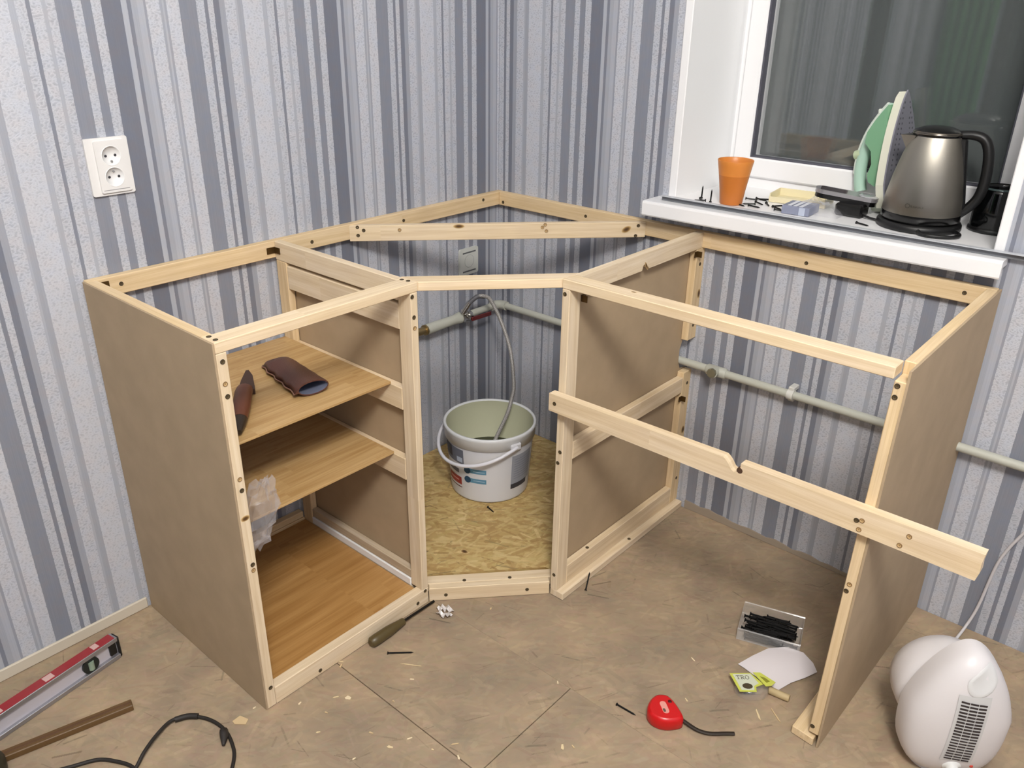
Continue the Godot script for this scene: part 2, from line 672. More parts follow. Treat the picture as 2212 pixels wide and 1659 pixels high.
func wall_face(st: SurfaceTool, lo: Vector3, hi: Vector3, dir: Vector3, s0: float, flip: float) -> void:
	# a thick slab whose texture runs with x or z along the wall
	var uvf := func(p: Vector3) -> Vector2: return Vector2((p.dot(dir) * flip + s0) / REPEAT, -p.y / 0.26)
	var c := [Vector3(lo.x, lo.y, lo.z), Vector3(hi.x, lo.y, lo.z), Vector3(hi.x, hi.y, lo.z), Vector3(lo.x, hi.y, lo.z), Vector3(lo.x, lo.y, hi.z), Vector3(hi.x, lo.y, hi.z), Vector3(hi.x, hi.y, hi.z), Vector3(lo.x, hi.y, hi.z)]
	for f in [[4, 5, 6, 7], [1, 0, 3, 2], [5, 1, 2, 6], [0, 4, 7, 3], [7, 6, 2, 3], [0, 1, 5, 4]]:
		quad(st, c[f[0]], c[f[1]], c[f[2]], c[f[3]], uvf.call(c[f[0]]), uvf.call(c[f[1]]), uvf.call(c[f[2]]), uvf.call(c[f[3]]))


const ROOM_X := 3.2
const ROOM_Z := 3.5
const ROOM_H := 2.6

func build_room() -> void:
	var st := begin()
	# left wall (x = 0): stripes run with -z
	wall_face(st, Vector3(-0.2, -0.1, -0.5), Vector3(0, ROOM_H, ROOM_Z), Vector3(0, 0, 1), 0.688, -1.0)
	structure("wall_left", st, M.paper)
	# right wall (z = 0) with the window opening
	st = begin()
	var x0 := 0.599
	var x1 := 1.377
	var y0 := 0.868
	var y1 := 2.28
	for b in [[Vector3(0, -0.1, -0.4), Vector3(ROOM_X, y0, 0)], [Vector3(0, y1, -0.4), Vector3(ROOM_X, ROOM_H, 0)], [Vector3(0, y0, -0.4), Vector3(x0, y1, 0)], [Vector3(x1, y0, -0.4), Vector3(ROOM_X, y1, 0)]]:
		wall_face(st, b[0], b[1], Vector3(1, 0, 0), -0.235, 1.0)
	structure("wall_right", st, M.paper)
	# the side of the room beyond the frame, and the wall behind the camera with a doorway to a dark hall
	st = begin()
	wall_face(st, Vector3(ROOM_X, -0.1, -0.4), Vector3(ROOM_X + 0.2, ROOM_H, ROOM_Z + 0.2), Vector3(0, 0, 1), 0.1, 1.0)
	structure("wall_side", st, M.paper)
	st = begin()
	for b in [[Vector3(-0.2, -0.1, ROOM_Z), Vector3(0.42, ROOM_H, ROOM_Z + 0.15)], [Vector3(1.45, -0.1, ROOM_Z), Vector3(ROOM_X, ROOM_H, ROOM_Z + 0.15)], [Vector3(0.42, 2.1, ROOM_Z), Vector3(1.45, ROOM_H, ROOM_Z + 0.15)]]:
		wall_face(st, b[0], b[1], Vector3(1, 0, 0), 0.3, 1.0)
	structure("wall_rear", st, M.paper)
	st = begin()
	for b in [[Vector3(0.22, -0.1, ROOM_Z + 1.6), Vector3(1.65, 2.3, ROOM_Z + 1.7)], [Vector3(0.22, -0.1, ROOM_Z + 0.15), Vector3(0.42, 2.3, ROOM_Z + 1.6)], [Vector3(1.45, -0.1, ROOM_Z + 0.15), Vector3(1.65, 2.3, ROOM_Z + 1.6)], [Vector3(0.42, 2.1, ROOM_Z + 0.15), Vector3(1.45, 2.3, ROOM_Z + 1.6)], [Vector3(0.42, -0.1, ROOM_Z + 0.0), Vector3(1.45, -0.002, ROOM_Z + 1.6)]]:
		box(st, b[0], b[1], 0.0)
	structure("wall_hall", st, M.dark_void)
	st = begin()
	for b in [[Vector3(0.36, 0, ROOM_Z - 0.02), Vector3(0.43, 2.14, ROOM_Z + 0.16)], [Vector3(1.44, 0, ROOM_Z - 0.02), Vector3(1.51, 2.14, ROOM_Z + 0.16)], [Vector3(0.36, 2.09, ROOM_Z - 0.02), Vector3(1.51, 2.16, ROOM_Z + 0.16)]]:
		box(st, b[0], b[1], 0.003)
	structure("door_1", st, mat(Color(0.12, 0.085, 0.06), 0.5))
	var cu := begin()
	var wave: Array = []
	cu.set_smooth_group(0)
	for i in 25:
		wave.append(Vector3(0.05 + 0.012 * i, 0, ROOM_Z - 0.06 + 0.022 * sin(i * 1.35)))
	for i in 24:
		quad(cu, wave[i] + Vector3(0, 0.05, 0), wave[i + 1] + Vector3(0, 0.05, 0), wave[i + 1] + Vector3(0, 2.4, 0), wave[i] + Vector3(0, 2.4, 0))
		quad(cu, wave[i + 1] + Vector3(0, 0.05, -0.003), wave[i] + Vector3(0, 0.05, -0.003), wave[i] + Vector3(0, 2.4, -0.003), wave[i + 1] + Vector3(0, 2.4, -0.003))
	tag(part("curtain", cu, mat(Color(0.20, 0.46, 0.22), 0.8)), "green curtain at the far end of the room, seen only mirrored in the window", "curtain")
	cu = begin()
	box(cu, Vector3(0.001, 0.001, 2.28), Vector3(0.06, 2.2, 2.42), 0.004)
	tag(part("dark_board", cu, mat(Color(0.10, 0.085, 0.075), 0.6)), "tall dark board standing against the socket wall, mirrored in the window", "board")
	st = begin()
	box(st, Vector3(-0.2, ROOM_H, -0.4), Vector3(ROOM_X + 0.2, ROOM_H + 0.15, ROOM_Z + 0.2), 0.0)
	structure("ceiling", st, M.ceiling)
	# floor: a slab with strand board sheets on it, dark joints between them
	st = begin()
	box(st, Vector3(-0.2, -0.15, -0.4), Vector3(ROOM_X + 0.2, -0.012, ROOM_Z + 0.2), 0.0)
	var fl := structure("floor", st, M.gap)
	# rows from the window wall outwards: [from, to, joints across]
	var rows := [[0.001, 0.786, [0.001, 0.42, 1.92, ROOM_X]], [0.786, 1.075, [0.001, 0.926, 2.3, ROOM_X]], [1.075, 2.3, [0.001, 1.62, ROOM_X]], [2.3, ROOM_Z, [0.001, 1.1, 2.4, ROOM_X]]]
	for row in rows:
		var cuts: Array = row[2]
		for i in cuts.size() - 1:
			# the joint at 0.786 is tight and filled with dust
			var g0 := 0.00015 if row[0] == 0.786 else 0.0010
			var g1 := 0.00015 if row[1] == 0.786 else 0.0010
			st = begin()
			floor_sheet(st, Vector3(cuts[i] + 0.0010, -0.0119, row[0] + g0), Vector3(cuts[i + 1] - 0.0010, 0.0, row[1] - g1), Vector2(rng.randf(), rng.randf()) if row[0] != 0.786 else Vector2(0.3, 0.6))
			part("strand_board_sheet", st, M.floor, fl)
	# bare strip of plaster under the wallpaper on both walls
	st = begin()
	box(st, Vector3(0.0, 0.0005, 1.262), Vector3(0.007, 0.029, ROOM_Z), 0.002)
	structure("baseboard_left", st, M.cream)
	st = begin()
	var edge := PackedVector2Array([Vector2(0.745, 0.001)])
	for i in 24:
		var f := i / 23.0
		edge.append(Vector2(lerpf(1.33, 0.745, f), 0.006 + 0.022 * f + rng.randf_range(-0.004, 0.004)))
	edge.insert(1, Vector2(1.33, 0.001))
	extrude(st, edge, Vector3(0, 0, 0.0035), Vector3(1, 0, 0), Vector3(0, 1, 0), 0.0032)
	structure("baseboard_right", st, mat(Color(0.62, 0.57, 0.51), 0.9))


func floor_sheet(st: SurfaceTool, a: Vector3, b: Vector3, off: Vector2) -> void:
	var c := 0.0006
	var q := [Vector3(a.x + c, b.y, a.z + c), Vector3(a.x + c, b.y, b.z - c), Vector3(b.x - c, b.y, b.z - c), Vector3(b.x - c, b.y, a.z + c)]
	var e := [Vector3(a.x, b.y - c, a.z), Vector3(a.x, b.y - c, b.z), Vector3(b.x, b.y - c, b.z), Vector3(b.x, b.y - c, a.z)]
	var d := [Vector3(a.x, a.y, a.z), Vector3(a.x, a.y, b.z), Vector3(b.x, a.y, b.z), Vector3(b.x, a.y, a.z)]
	var uv := func(p: Vector3) -> Vector2: return off + Vector2(p.x - p.z, p.x + p.z) * 0.72
	quad(st, q[0], q[1], q[2], q[3], uv.call(q[0]), uv.call(q[1]), uv.call(q[2]), uv.call(q[3]))
	for i in 4:
		var k := (i + 1) % 4
		quad(st, e[i], e[k], q[k], q[i], uv.call(e[i]), uv.call(e[k]), uv.call(q[k]), uv.call(q[i]))
		quad(st, d[i], d[k], e[k], e[i], uv.call(d[i]), uv.call(d[k]), uv.call(e[k]), uv.call(e[i]))


func build_window() -> void:
	var win := Node3D.new()
	win.name = "window_1"
	add_child(win)
	win.set_meta("kind", "structure")
	win.set_meta("label", "white plastic window in a deep reveal, dark outside")
	var zf := -0.28
	var st := begin()
	# outer frame: left, right, bottom, top
	for b in [[Vector3(0.585, 0.86, zf - 0.07), Vector3(0.640, 2.30, zf)], [Vector3(1.325, 0.86, zf - 0.07), Vector3(1.39, 2.30, zf)], [Vector3(0.585, 0.86, zf - 0.0705), Vector3(1.39, 0.928, zf - 0.0005)], [Vector3(0.585, 2.22, zf - 0.0705), Vector3(1.39, 2.30, zf - 0.0005)]]:
		box(st, b[0], b[1], 0.003)
	part("frame", st, M.white_pvc, win)
	st = begin()
	for b in [[Vector3(0.628, 0.915, zf - 0.055), Vector3(0.676, 2.24, zf + 0.012)], [Vector3(1.29, 0.915, zf - 0.055), Vector3(1.345, 2.24, zf + 0.012)], [Vector3(0.628, 0.915, zf - 0.0555), Vector3(1.345, 0.967, zf + 0.0115)], [Vector3(0.628, 2.18, zf - 0.0555), Vector3(1.345, 2.24, zf + 0.0115)]]:
		box(st, b[0], b[1], 0.004)
	part("sash", st, M.white_pvc, win)
	st = begin()
	for b in [[Vector3(0.674, 0.965, zf - 0.02), Vector3(0.680, 2.182, zf + 0.006)], [Vector3(1.286, 0.965, zf - 0.02), Vector3(1.292, 2.182, zf + 0.006)], [Vector3(0.674, 0.965, zf - 0.02), Vector3(1.292, 0.971, zf + 0.006)], [Vector3(0.674, 2.176, zf - 0.02), Vector3(1.292, 2.182, zf + 0.006)]]:
		box(st, b[0], b[1], 0.001)
	part("gasket", st, mat(Color(0.32, 0.32, 0.36), 0.6), win)
	for z in [zf - 0.012, zf - 0.034]:
		st = begin()
		box(st, Vector3(0.672, 0.962, z - 0.004), Vector3(1.294, 2.186, z), 0.0)
		part("pane", st, M.glass, win)
	# reveal lining and its corner trim on the wall face
	st = begin()
	plank(st, Vector3(0.607, 1.572, zf / 2 - 0.001), Vector3(0, 1.416, 0), Vector3(0.006, 0, zf), Vector3(0.008, 0, 0), 0.001)
	part("reveal_panel", st, M.white_plaster, win)
	st = begin()
	box(st, Vector3(1.366, 0.870, zf), Vector3(1.374, 2.28, -0.0005), 0.001)
	part("reveal_panel", st, M.white_plaster, win)
	st = begin()
	box(st, Vector3(0.605, 2.272, zf), Vector3(1.372, 2.281, -0.0005), 0.001)
	part("reveal_panel", st, M.white_plaster, win)
	for b in [[Vector3(0.595, 0.8865, -0.004), Vector3(0.617, 2.30, 0.004)], [Vector3(1.361, 0.8865, -0.004), Vector3(1.380, 2.30, 0.005)], [Vector3(0.595, 2.27, -0.003), Vector3(1.381, 2.30, 0.0045)]]:
		st = begin()
		box(st, b[0], b[1], 0.002)
		part("corner_trim", st, M.white_pvc, win)
	# the sill board with its rounded drip nose
	st = begin()
	var f0 := 0.080
	var f1 := 0.046
	var prof := [Vector2(-0.29, 0.886), Vector2(-0.006, 0.886), Vector2(-0.001, 0.8845), Vector2(0.0, 0.880), Vector2(0.0, 0.852), Vector2(-0.002, 0.8485), Vector2(-0.006, 0.848), Vector2(-0.012, 0.848), Vector2(-0.012, 0.870), Vector2(-0.30, 0.870)]
	var ring := func(x: float, f: float) -> Array:
		var out: Array = []
		for p: Vector2 in prof:
			var z: float = p.x + f if p.x > -0.1 else p.x
			out.append(Vector3(x, p.y, z))
		return out
	var A: Array = ring.call(0.567, f0)
	var B: Array = ring.call(1.391, f1)
	st.set_smooth_group(-1)
	for i in prof.size():
		var k := (i + 1) % prof.size()
		quad(st, A[k], A[i], B[i], B[k])
	# the ends outside the opening stop at the wall, so close them with the nose shape
	var tri_idx := Geometry2D.triangulate_polygon(PackedVector2Array(prof))
	for i in range(0, tri_idx.size(), 3):
		tri(st, A[tri_idx[i]], A[tri_idx[i + 1]], A[tri_idx[i + 2]])
		tri(st, B[tri_idx[i]], B[tri_idx[i + 2]], B[tri_idx[i + 1]])
	part("sill", st, M.white_pvc, win, "white plastic window sill with a deep front lip")


# ---------------------------------------------------------------- the cabinet frame

func bar(parent: Node, called: String, lo: Vector3, hi: Vector3, m: Material, axis := -1) -> MeshInstance3D:
	var s := hi - lo
	if axis < 0:
		axis = 0 if s.x >= s.y and s.x >= s.z else (1 if s.y >= s.z else 2)
	var st := begin()
	box(st, lo, hi, 0.0014, axis, Vector2(rng.randf(), rng.randf()))
	return part(called, st, m, parent)


func bracket(parent: Node, at: Vector3, a: Vector3, b: Vector3, size := 0.022) -> void:
	# a small angle plate in an inside corner: legs along a and b, folded about the corner line
	var up := a.cross(b).normalized()
	var st := begin()
	plank(st, at + a * size / 2 + b * 0.001, a * size, up * 0.015, b * 0.002, 0.0003)
	plank(st, at + b * size / 2 + a * 0.001, b * size, up * 0.015, a * 0.002, 0.0003)
	part("corner_bracket", st, M.brass, parent, "dark brass angle bracket")


func build_frame() -> void:
	var F := thing("cabinet_frame", "unfinished corner kitchen cabinet frame of pale pine bars and brown hardboard sides", "cabinet")
	var DL := 0.495
	var DR := 0.573
	var ZM := 0.795
	var ZL := 1.252
	var XM := 0.697
	var XR := 1.391
	var p: MeshInstance3D
	var st: SurfaceTool
	var X := Vector3.RIGHT
	var Z := Vector3.BACK
	# --- rails along the walls
	p = bar(F, "wall_rail", Vector3(0.001, H - 0.04, 0.001), Vector3(0.02, H, ZL - 0.001), M.pine_warm)
	screws(p, [Vector3(0.02, 0.797, 0.708), Vector3(0.02, 0.805, 0.089), Vector3(0.02, 0.798, 0.406), Vector3(0.02, 0.801, 1.185)], X)
	p = bar(F, "wall_rail", Vector3(0.021, H - 0.04, 0.001), Vector3(XR - 0.001, H, 0.02), M.pine_warm)
	screws(p, [Vector3(0.038, 0.79, 0.02), Vector3(0.348, 0.799, 0.02), Vector3(0.99, 0.795, 0.02), Vector3(1.332, 0.801, 0.02)], Z)
	# --- upper diagonal rail between the two wall rails, ends mitred against them
	var a := Vector3(0.0205, 0.796, 0.592)
	var b := Vector3(0.548, 0.796, 0.0205)
	var l := b - a
	var nd := Vector3(-l.z, 0, l.x).normalized()  # towards the camera
	if nd.x < 0:
		nd = -nd
	st = begin()
	var ca := l.normalized()
	# behind the front face by 2 cm: ends slide along so that they lie on the wall rails
	var sk_a := ca.x
	plank(st, (a + b) / 2 - nd * 0.010, l - ca * 0.019, nd * 0.019, Vector3(0, 0.041, 0), 0.0012, Vector2(0.31, 0.62), Vector2(-nd.x / ca.x, -nd.z / ca.z))
	p = part("diagonal_rail", st, M.pine_pale, F)
	screws(p, [Vector3(0.034, 0.812, 0.576), Vector3(0.045, 0.804, 0.565), Vector3(0.035, 0.791, 0.576), Vector3(0.533, 0.807, 0.036), Vector3(0.529, 0.78, 0.04)], nd)
	screws(p, [Vector3(0.107, 0.804, 0.498), Vector3(0.364, 0.813, 0.22), Vector3(0.359, 0.806, 0.225), Vector3(0.366, 0.796, 0.217)], nd, hole_mesh, "screw_hole")
	knot(p, Vector3(0.211, 0.812, 0.3862), nd, 0.015, 0.0055, ca)
	knot(p, Vector3(0.512, 0.798, 0.0603), nd, 0.014, 0.008, ca + Vector3(0, 0.5, 0))
	# --- left unit
	p = bar(F, "side_rail", Vector3(0.0205, H - 0.04, ZL - 0.02), Vector3(DL - 0.0405, H, ZL), M.pine_warm)
	bracket(F, Vector3(0.0205, 0.806, ZL - 0.0205), X, -Z)
	p = bar(F, "front_rail", Vector3(DL - 0.04, H - 0.021, ZM), Vector3(DL, H, ZL), M.pine_pale)
	screws(p, [Vector3(0.463, H, 1.243), Vector3(0.484, H, 1.243), Vector3(0.462, H, 0.808), Vector3(0.478, H, 0.805)], Vector3.UP)
	p = bar(F, "cross_rail", Vector3(0.0205, H - 0.045, ZM + 0.001), Vector3(DL - 0.0405, H, ZM + 0.02), M.pine)
	bracket(F, Vector3(0.0205, 0.799, ZM + 0.0205), X, Z)
	p = bar(F, "front_post", Vector3(DL - 0.04, 0.001, ZL - 0.02), Vector3(DL - 0.0005, H - 0.0215, ZL), M.pine)
	screws(p, [Vector3(DL, 0.783, 1.242), Vector3(DL, 0.718, 1.242), Vector3(DL, 0.528, 1.241), Vector3(DL, 0.363, 1.241), Vector3(DL, 0.052, 1.241)], X)
	screws(p, [Vector3(DL, 0.742, 1.243), Vector3(DL, 0.552, 1.242), Vector3(DL, 0.350, 1.241)], X, hole_mesh, "screw_hole")
	knot(p, Vector3(DL - 0.0004, 0.468, 1.242), X, 0.0095, 0.006, Z)
	bar(F, "rear_post", Vector3(0.001, 0.001, ZL - 0.02), Vector3(0.04, H - 0.0405, ZL), M.pine)
	p = bar(F, "front_post", Vector3(DL - 0.04, 0.0455, ZM + 0.0005), Vector3(DL - 0.0005, H - 0.0215, ZM + 0.0195), M.pine)
	screws(p, [Vector3(DL, 0.791, 0.811), Vector3(DL, 0.746, 0.808)], X)
	screws(p, [Vector3(DL, 0.722, 0.807)], X, hole_mesh, "screw_hole")
	bar(F, "rear_post", Vector3(0.021, 0.001, ZM + 0.002), Vector3(0.06, H - 0.0455, ZM + 0.02), M.pine_warm)
	bar(F, "cross_rail", Vector3(0.0605, 0.710, ZM + 0.002), Vector3(DL - 0.0405, 0.767, ZM + 0.019), M.pine)
	bar(F, "shelf_bearer", Vector3(0.0605, 0.520, ZM + 0.001), Vector3(DL - 0.0405, 0.5735, ZM + 0.02), M.pine_pale)
	bar(F, "shelf_bearer", Vector3(0.0605, 0.340, ZM + 0.001), Vector3(DL - 0.0405, 0.3965, ZM + 0.02), M.pine_pale)
	bar(F, "shelf_bearer", Vector3(0.0405, 0.530, ZL - 0.02), Vector3(DL - 0.0405, 0.5735, ZL), M.pine)
	bar(F, "shelf_bearer", Vector3(0.0405, 0.353, ZL - 0.02), Vector3(DL - 0.0405, 0.3965, ZL), M.pine)
	# bottom ring of the left unit
	p = bar(F, "bottom_rail", Vector3(DL - 0.024, 0.001, ZM), Vector3(DL, 0.045, ZL - 0.0205), M.pine)
	screws(p, [Vector3(DL, 0.012, 1.12), Vector3(DL, 0.017, 0.831), Vector3(DL, 0.040, 0.806)], X)
	bar(F, "bottom_rail", Vector3(0.0605, 0.041, ZM + 0.001), Vector3(DL - 0.0405, 0.061, ZM + 0.0215), M.pine_pale).material_override = M.white_plaster
	bar(F, "bottom_rail", Vector3(0.0605, 0.0615, ZM + 0.001), Vector3(DL - 0.0405, 0.086, ZM + 0.018), M.pine_grey)
	bar(F, "bottom_rail", Vector3(0.0605, 0.001, ZM + 0.001), Vector3(DL - 0.0405, 0.0405, ZM + 0.02), M.pine)
	bar(F, "bottom_rail", Vector3(0.002, 0.001, ZM + 0.0225), Vector3(0.022, 0.063, ZL - 0.0205), M.pine_warm)
	bar(F, "bottom_rail", Vector3(0.0225, 0.001, ZM + 0.0225), Vector3(0.028, 0.047, ZL - 0.0205), M.pine_warm)
	bar(F, "bottom_rail", Vector3(0.0405, 0.001, ZL - 0.02), Vector3(DL - 0.0405, 0.0365, ZL), M.pine)
	# hardboard sides of the left unit
	st = begin()
	box(st, Vector3(0.010, 0.001, ZL + 0.0005), Vector3(DL, H - 0.001, ZL + 0.0045), 0.0006)
	p = part("side_panel", st, M.hardboard, F)
	st = begin()
	box(st, Vector3(0.022, 0.045, ZM - 0.004), Vector3(DL - 0.03, H - 0.022, ZM), 0.0005)
	part("side_panel", st, M.hardboard, F)
	# shelves and bottom board
	for s in [[Vector3(0.024, 0.574, ZM + 0.003), Vector3(0.420, 0.580, ZL - 0.003)], [Vector3(0.024, 0.397, ZM + 0.003), Vector3(0.418, 0.403, ZL - 0.003)]]:
		st = begin()
		box(st, Vector3(maxf(s[0].x, 0.061), s[0].y, ZM + 0.0205), Vector3(s[1].x, s[1].y, ZL - 0.0205), 0.0006, 2, Vector2(rng.randf(), rng.randf()), Vector2(1.6, 1.6))
		box(st, Vector3(0.024, s[0].y, ZM + 0.0205), Vector3(0.061, s[1].y, ZL - 0.0205), 0.0006, 2, Vector2(0.3, 0.2), Vector2(1.6, 1.6))
		part("shelf", st, M.laminate, F)
	st = begin()
	box(st, Vector3(0.0285, 0.036, ZM + 0.022), Vector3(DL - 0.0245, 0.0405, ZL - 0.0205), 0.0006, 2, Vector2(0.1, 0.7), Vector2(1.2, 1.2))
	part("bottom_board", st, M.laminate_warm, F)
	# --- corner unit: strand board floor, diagonal bottom and top rails
	st = begin()
	var poly := PackedVector2Array([Vector2(0.003, -0.003), Vector2(0.003, -0.789), Vector2(0.455, -0.789), Vector2(0.458, -0.745), Vector2(0.650, -0.533), Vector2(0.690, -0.530), Vector2(0.690, -0.003)])
	# outline in x and -z so that it faces up
	extrude(st, poly, Vector3(0, 0.036, 0), Vector3(1, 0, 0), Vector3(0, 0, -1), 0.010, Vector2(0.2, 0.3), Vector2(0.85, 0.85))
	p = part("floor_board", st, M.osb, F, "clean strand board floor of the corner unit")
	knot(p, Vector3(0.452, 0.0362, 0.625), Vector3.UP, 0.012, 0.008, X)
	knot(p, Vector3(0.27, 0.0362, 0.60), Vector3.UP, 0.006, 0.004, X)
	var d0 := Vector3(DL, 0, ZM)
	var d1 := Vector3(XM, 0, DR)
	var dl := (d1 - d0).normalized()
	var dn := Vector3(-dl.z, 0, dl.x)
	if dn.x < 0:
		dn = -dn
	# front board on edge, then a flat one behind it
	st = begin()
	plank(st, (d0 + d1) / 2 + Vector3(0, 0.0195, 0) - dn * 0.0105, d1 - d0 - dl * 0.002, dn * 0.019, Vector3(0, 0.038, 0), 0.0014, Vector2(0.7, 0.1))
	p = part("bottom_rail", st, M.pine_pale, F)
	var onface := func(f: float, y: float) -> Vector3: return d0.lerp(d1, f) + Vector3(0, y, 0) - dn * 0.001
	screws(p, [onface.call(0.14, 0.017), onface.call(0.81, 0.018)], dn)
	st = begin()
	plank(st, (d0 + d1) / 2 + Vector3(0, 0.0265, 0) - dn * 0.036, d1 - d0 + dl * 0.02, dn * 0.031, Vector3(0, 0.0235, 0), 0.0014, Vector2(0.2, 0.4))
	p = part("bottom_rail", st, M.pine_pale, F)
	screws(p, [Vector3(0.536, 0.0385, 0.712), Vector3(0.612, 0.0385, 0.628)], Vector3.UP)
	# top front rail, flat, mitred against the left and right front rails
	st = begin()
	plank(st, (d0 + d1) / 2 + dl * 0.002 + Vector3(0, H - 0.0105, 0) - dn * 0.02, d1 - d0 + dl * 0.0395, dn * 0.04, Vector3(0, 0.02, 0), 0.0014, Vector2(0.5, 0.8), Vector2(-dn.z / dl.z, -dn.x / dl.x))
	part("front_rail", st, M.pine_pale, F)
	# --- right unit
	st = begin()
	# cross rail with a bark-edged bite out of its lower edge
	var cr := PackedVector2Array([Vector2(0.0205, H - 0.04)])
	for q in [Vector2(0.268, 0), Vector2(0.272, 0.004), Vector2(0.279, 0.009), Vector2(0.288, 0.014), Vector2(0.294, 0.012), Vector2(0.297, 0.004), Vector2(0.298, 0)]:
		cr.append(Vector2(q.x, H - 0.04 + q.y))
	cr.append_array([Vector2(DR - 0.0405, H - 0.04), Vector2(DR - 0.0405, H), Vector2(0.0205, H)])
	var crz := PackedVector2Array()
	for q in cr:
		crz.append(Vector2(-q.x, q.y))
	extrude(st, crz, Vector3(XM + 0.0205, 0, 0), Vector3(0, 0, -1), Vector3(0, 1, 0), 0.0195, Vector2(0.4, 0.2))
	p = part("cross_rail", st, M.pine, F)
	knot(p, Vector3(XM + 0.0207, 0.7885, 0.281), X, 0.013, 0.0035, Vector3(0, 0.85, 0.6))
	p = bar(F, "front_rail", Vector3(XM, H - 0.021, DR - 0.04), Vector3(XR - 0.0205, H, DR), M.pine_pale)
	knot(p, Vector3(0.855, H, 0.545), Vector3.UP, 0.007, 0.003, X)
	p = bar(F, "side_rail", Vector3(XR - 0.02, H - 0.04, 0.0205), Vector3(XR, H, DR - 0.0405), M.pine_warm)
	p = bar(F, "front_post", Vector3(XM, 0.0205, DR - 0.04), Vector3(XM + 0.020, H - 0.0215, DR - 0.0005), M.pine)
	screws(p, [Vector3(0.705, 0.788, DR), Vector3(0.710, 0.411, DR), Vector3(0.705, 0.381, DR), Vector3(0.708, 0.065, DR)], Z)
	bracket(F, Vector3(XM + 0.0205, 0.772, DR - 0.0405), X, -Z, 0.016)
	p = bar(F, "rear_post", Vector3(XM, 0.530, 0.001), Vector3(XM + 0.020, H - 0.0405, 0.042), M.pine_warm)
	screws(p, [Vector3(0.717, 0.737, 0.021), Vector3(0.717, 0.57, 0.021)], X)
	knot(p, Vector3(0.717, 0.655, 0.010), X, 0.014, 0.008, Vector3.UP)
	bracket(F, Vector3(XM + 0.0205, 0.768, 0.0425), X, Z, 0.014)
	p = bar(F, "rear_post", Vector3(XM, 0.0205, 0.001), Vector3(XM + 0.020, 0.437, 0.042), M.pine_warm)
	screws(p, [Vector3(0.717, 0.40, 0.018), Vector3(0.717, 0.097, 0.018)], X)
	knot(p, Vector3(0.717, 0.253, 0.012), X, 0.013, 0.009, Vector3.UP)
	p = bar(F, "cross_rail", Vector3(XM + 0.001, 0.378, 0.0425), Vector3(XM + 0.020, 0.424, DR - 0.0405), M.pine_pale)
	bracket(F, Vector3(XM + 0.0205, 0.362, 0.0425), X, Z, 0.014)
	p = bar(F, "bottom_rail", Vector3(XM + 0.001, 0.0205, 0.0425), Vector3(XM + 0.020, 0.074, DR - 0.0405), M.pine_pale)
	screws(p, [Vector3(0.709, 0.074, 0.438)], Vector3.UP)
	p = bar(F, "foot_rail", Vector3(XM, 0.001, 0.005), Vector3(XM + 0.040, 0.020, DR - 0.001), M.pine)
	screws(p, [Vector3(0.728, 0.020, 0.268)], Vector3.UP)
	# its hardboard, cut round the pipe
	st = begin()
	poly = PackedVector2Array([Vector2(-0.002, 0.022), Vector2(-0.002, 0.437), Vector2(-0.03, 0.44), Vector2(-0.042, 0.465), Vector2(-0.042, 0.50), Vector2(-0.03, 0.528), Vector2(-0.002, 0.53), Vector2(-0.002, H - 0.0405), Vector2(-DR + 0.02, H - 0.0405), Vector2(-DR + 0.02, 0.022)])
	extrude(st, poly, Vector3(XM - 0.0005, 0, 0), Vector3(0, 0, -1), Vector3(0, 1, 0), 0.004)
	part("side_panel", st, M.hardboard, F)
	# right outer side: leans out a little at the foot, as built
	st = begin()
	plank(st, Vector3(XR - 0.0125, 0.413, DR - 0.0165), Vector3(-0.008, -0.770, 0.007), Vector3(0, 0, 0.04), Vector3(0.0195, 0, 0), 0.0014, Vector2(0.15, 0.55))
	p = part("front_post", st, M.pine_warm, F)
	screws(p, [Vector3(1.379, 0.790, 0.5735), Vector3(1.379, 0.770, 0.5737), Vector3(1.374, 0.380, 0.577), Vector3(1.370, 0.045, 0.580)], Z)
	screws(p, [Vector3(1.377, 0.396, 0.577)], Z, hole_mesh, "screw_hole")
	bar(F, "rear_post", Vector3(XR - 0.0295, 0.0205, 0.001), Vector3(XR - 0.001, H - 0.0405, 0.042), M.pine_warm)
	st = begin()
	plank(st, Vector3(1.3605, 0.0105, 0.292), Vector3(-0.011, 0, 0.582), Vector3(0.046, 0, 0), Vector3(0, 0.019, 0), 0.0014, Vector2(0.6, 0.3), Vector2(-0.0, 0.1))
	part("foot_rail", st, M.pine_warm, F)
	st = begin()
	# panel as a slightly twisted sheet: foot corners a little off the top ones
	var pc := [Vector3(XR + 0.005, 0.001, 0.003), Vector3(XR - 0.006, 0.001, DR + 0.010), Vector3(XR + 0.0005, H - 0.001, DR), Vector3(XR + 0.0005, H - 0.001, 0.003)]
	var po := Vector3(0.004, 0, 0)
	for q in [[0, 1, 2, 3]]:
		quad(st, pc[1] + po, pc[0] + po, pc[3] + po, pc[2] + po)
		quad(st, pc[0], pc[1], pc[2], pc[3])
	for i in 4:
		var k := (i + 1) % 4
		quad(st, pc[i], pc[i] + po, pc[k] + po, pc[k])
	part("side_panel", st, M.hardboard, F)
	# --- the long rail across the front, sticking out to the right, with a bark bite in its top edge
	st = begin()
	var lr := PackedVector2Array([Vector2(0.690, 0.520), Vector2(1.25, 0.517), Vector2(1.562, 0.513), Vector2(1.5655, 0.530), Vector2(1.5645, 0.545), Vector2(1.566, 0.565), Vector2(1.149, 0.565), Vector2(1.149, 0.552), Vector2(1.144, 0.544), Vector2(1.137, 0.5425), Vector2(1.131, 0.546), Vector2(1.124, 0.556), Vector2(1.117, 0.5625), Vector2(1.112, 0.5655), Vector2(0.690, 0.562)])
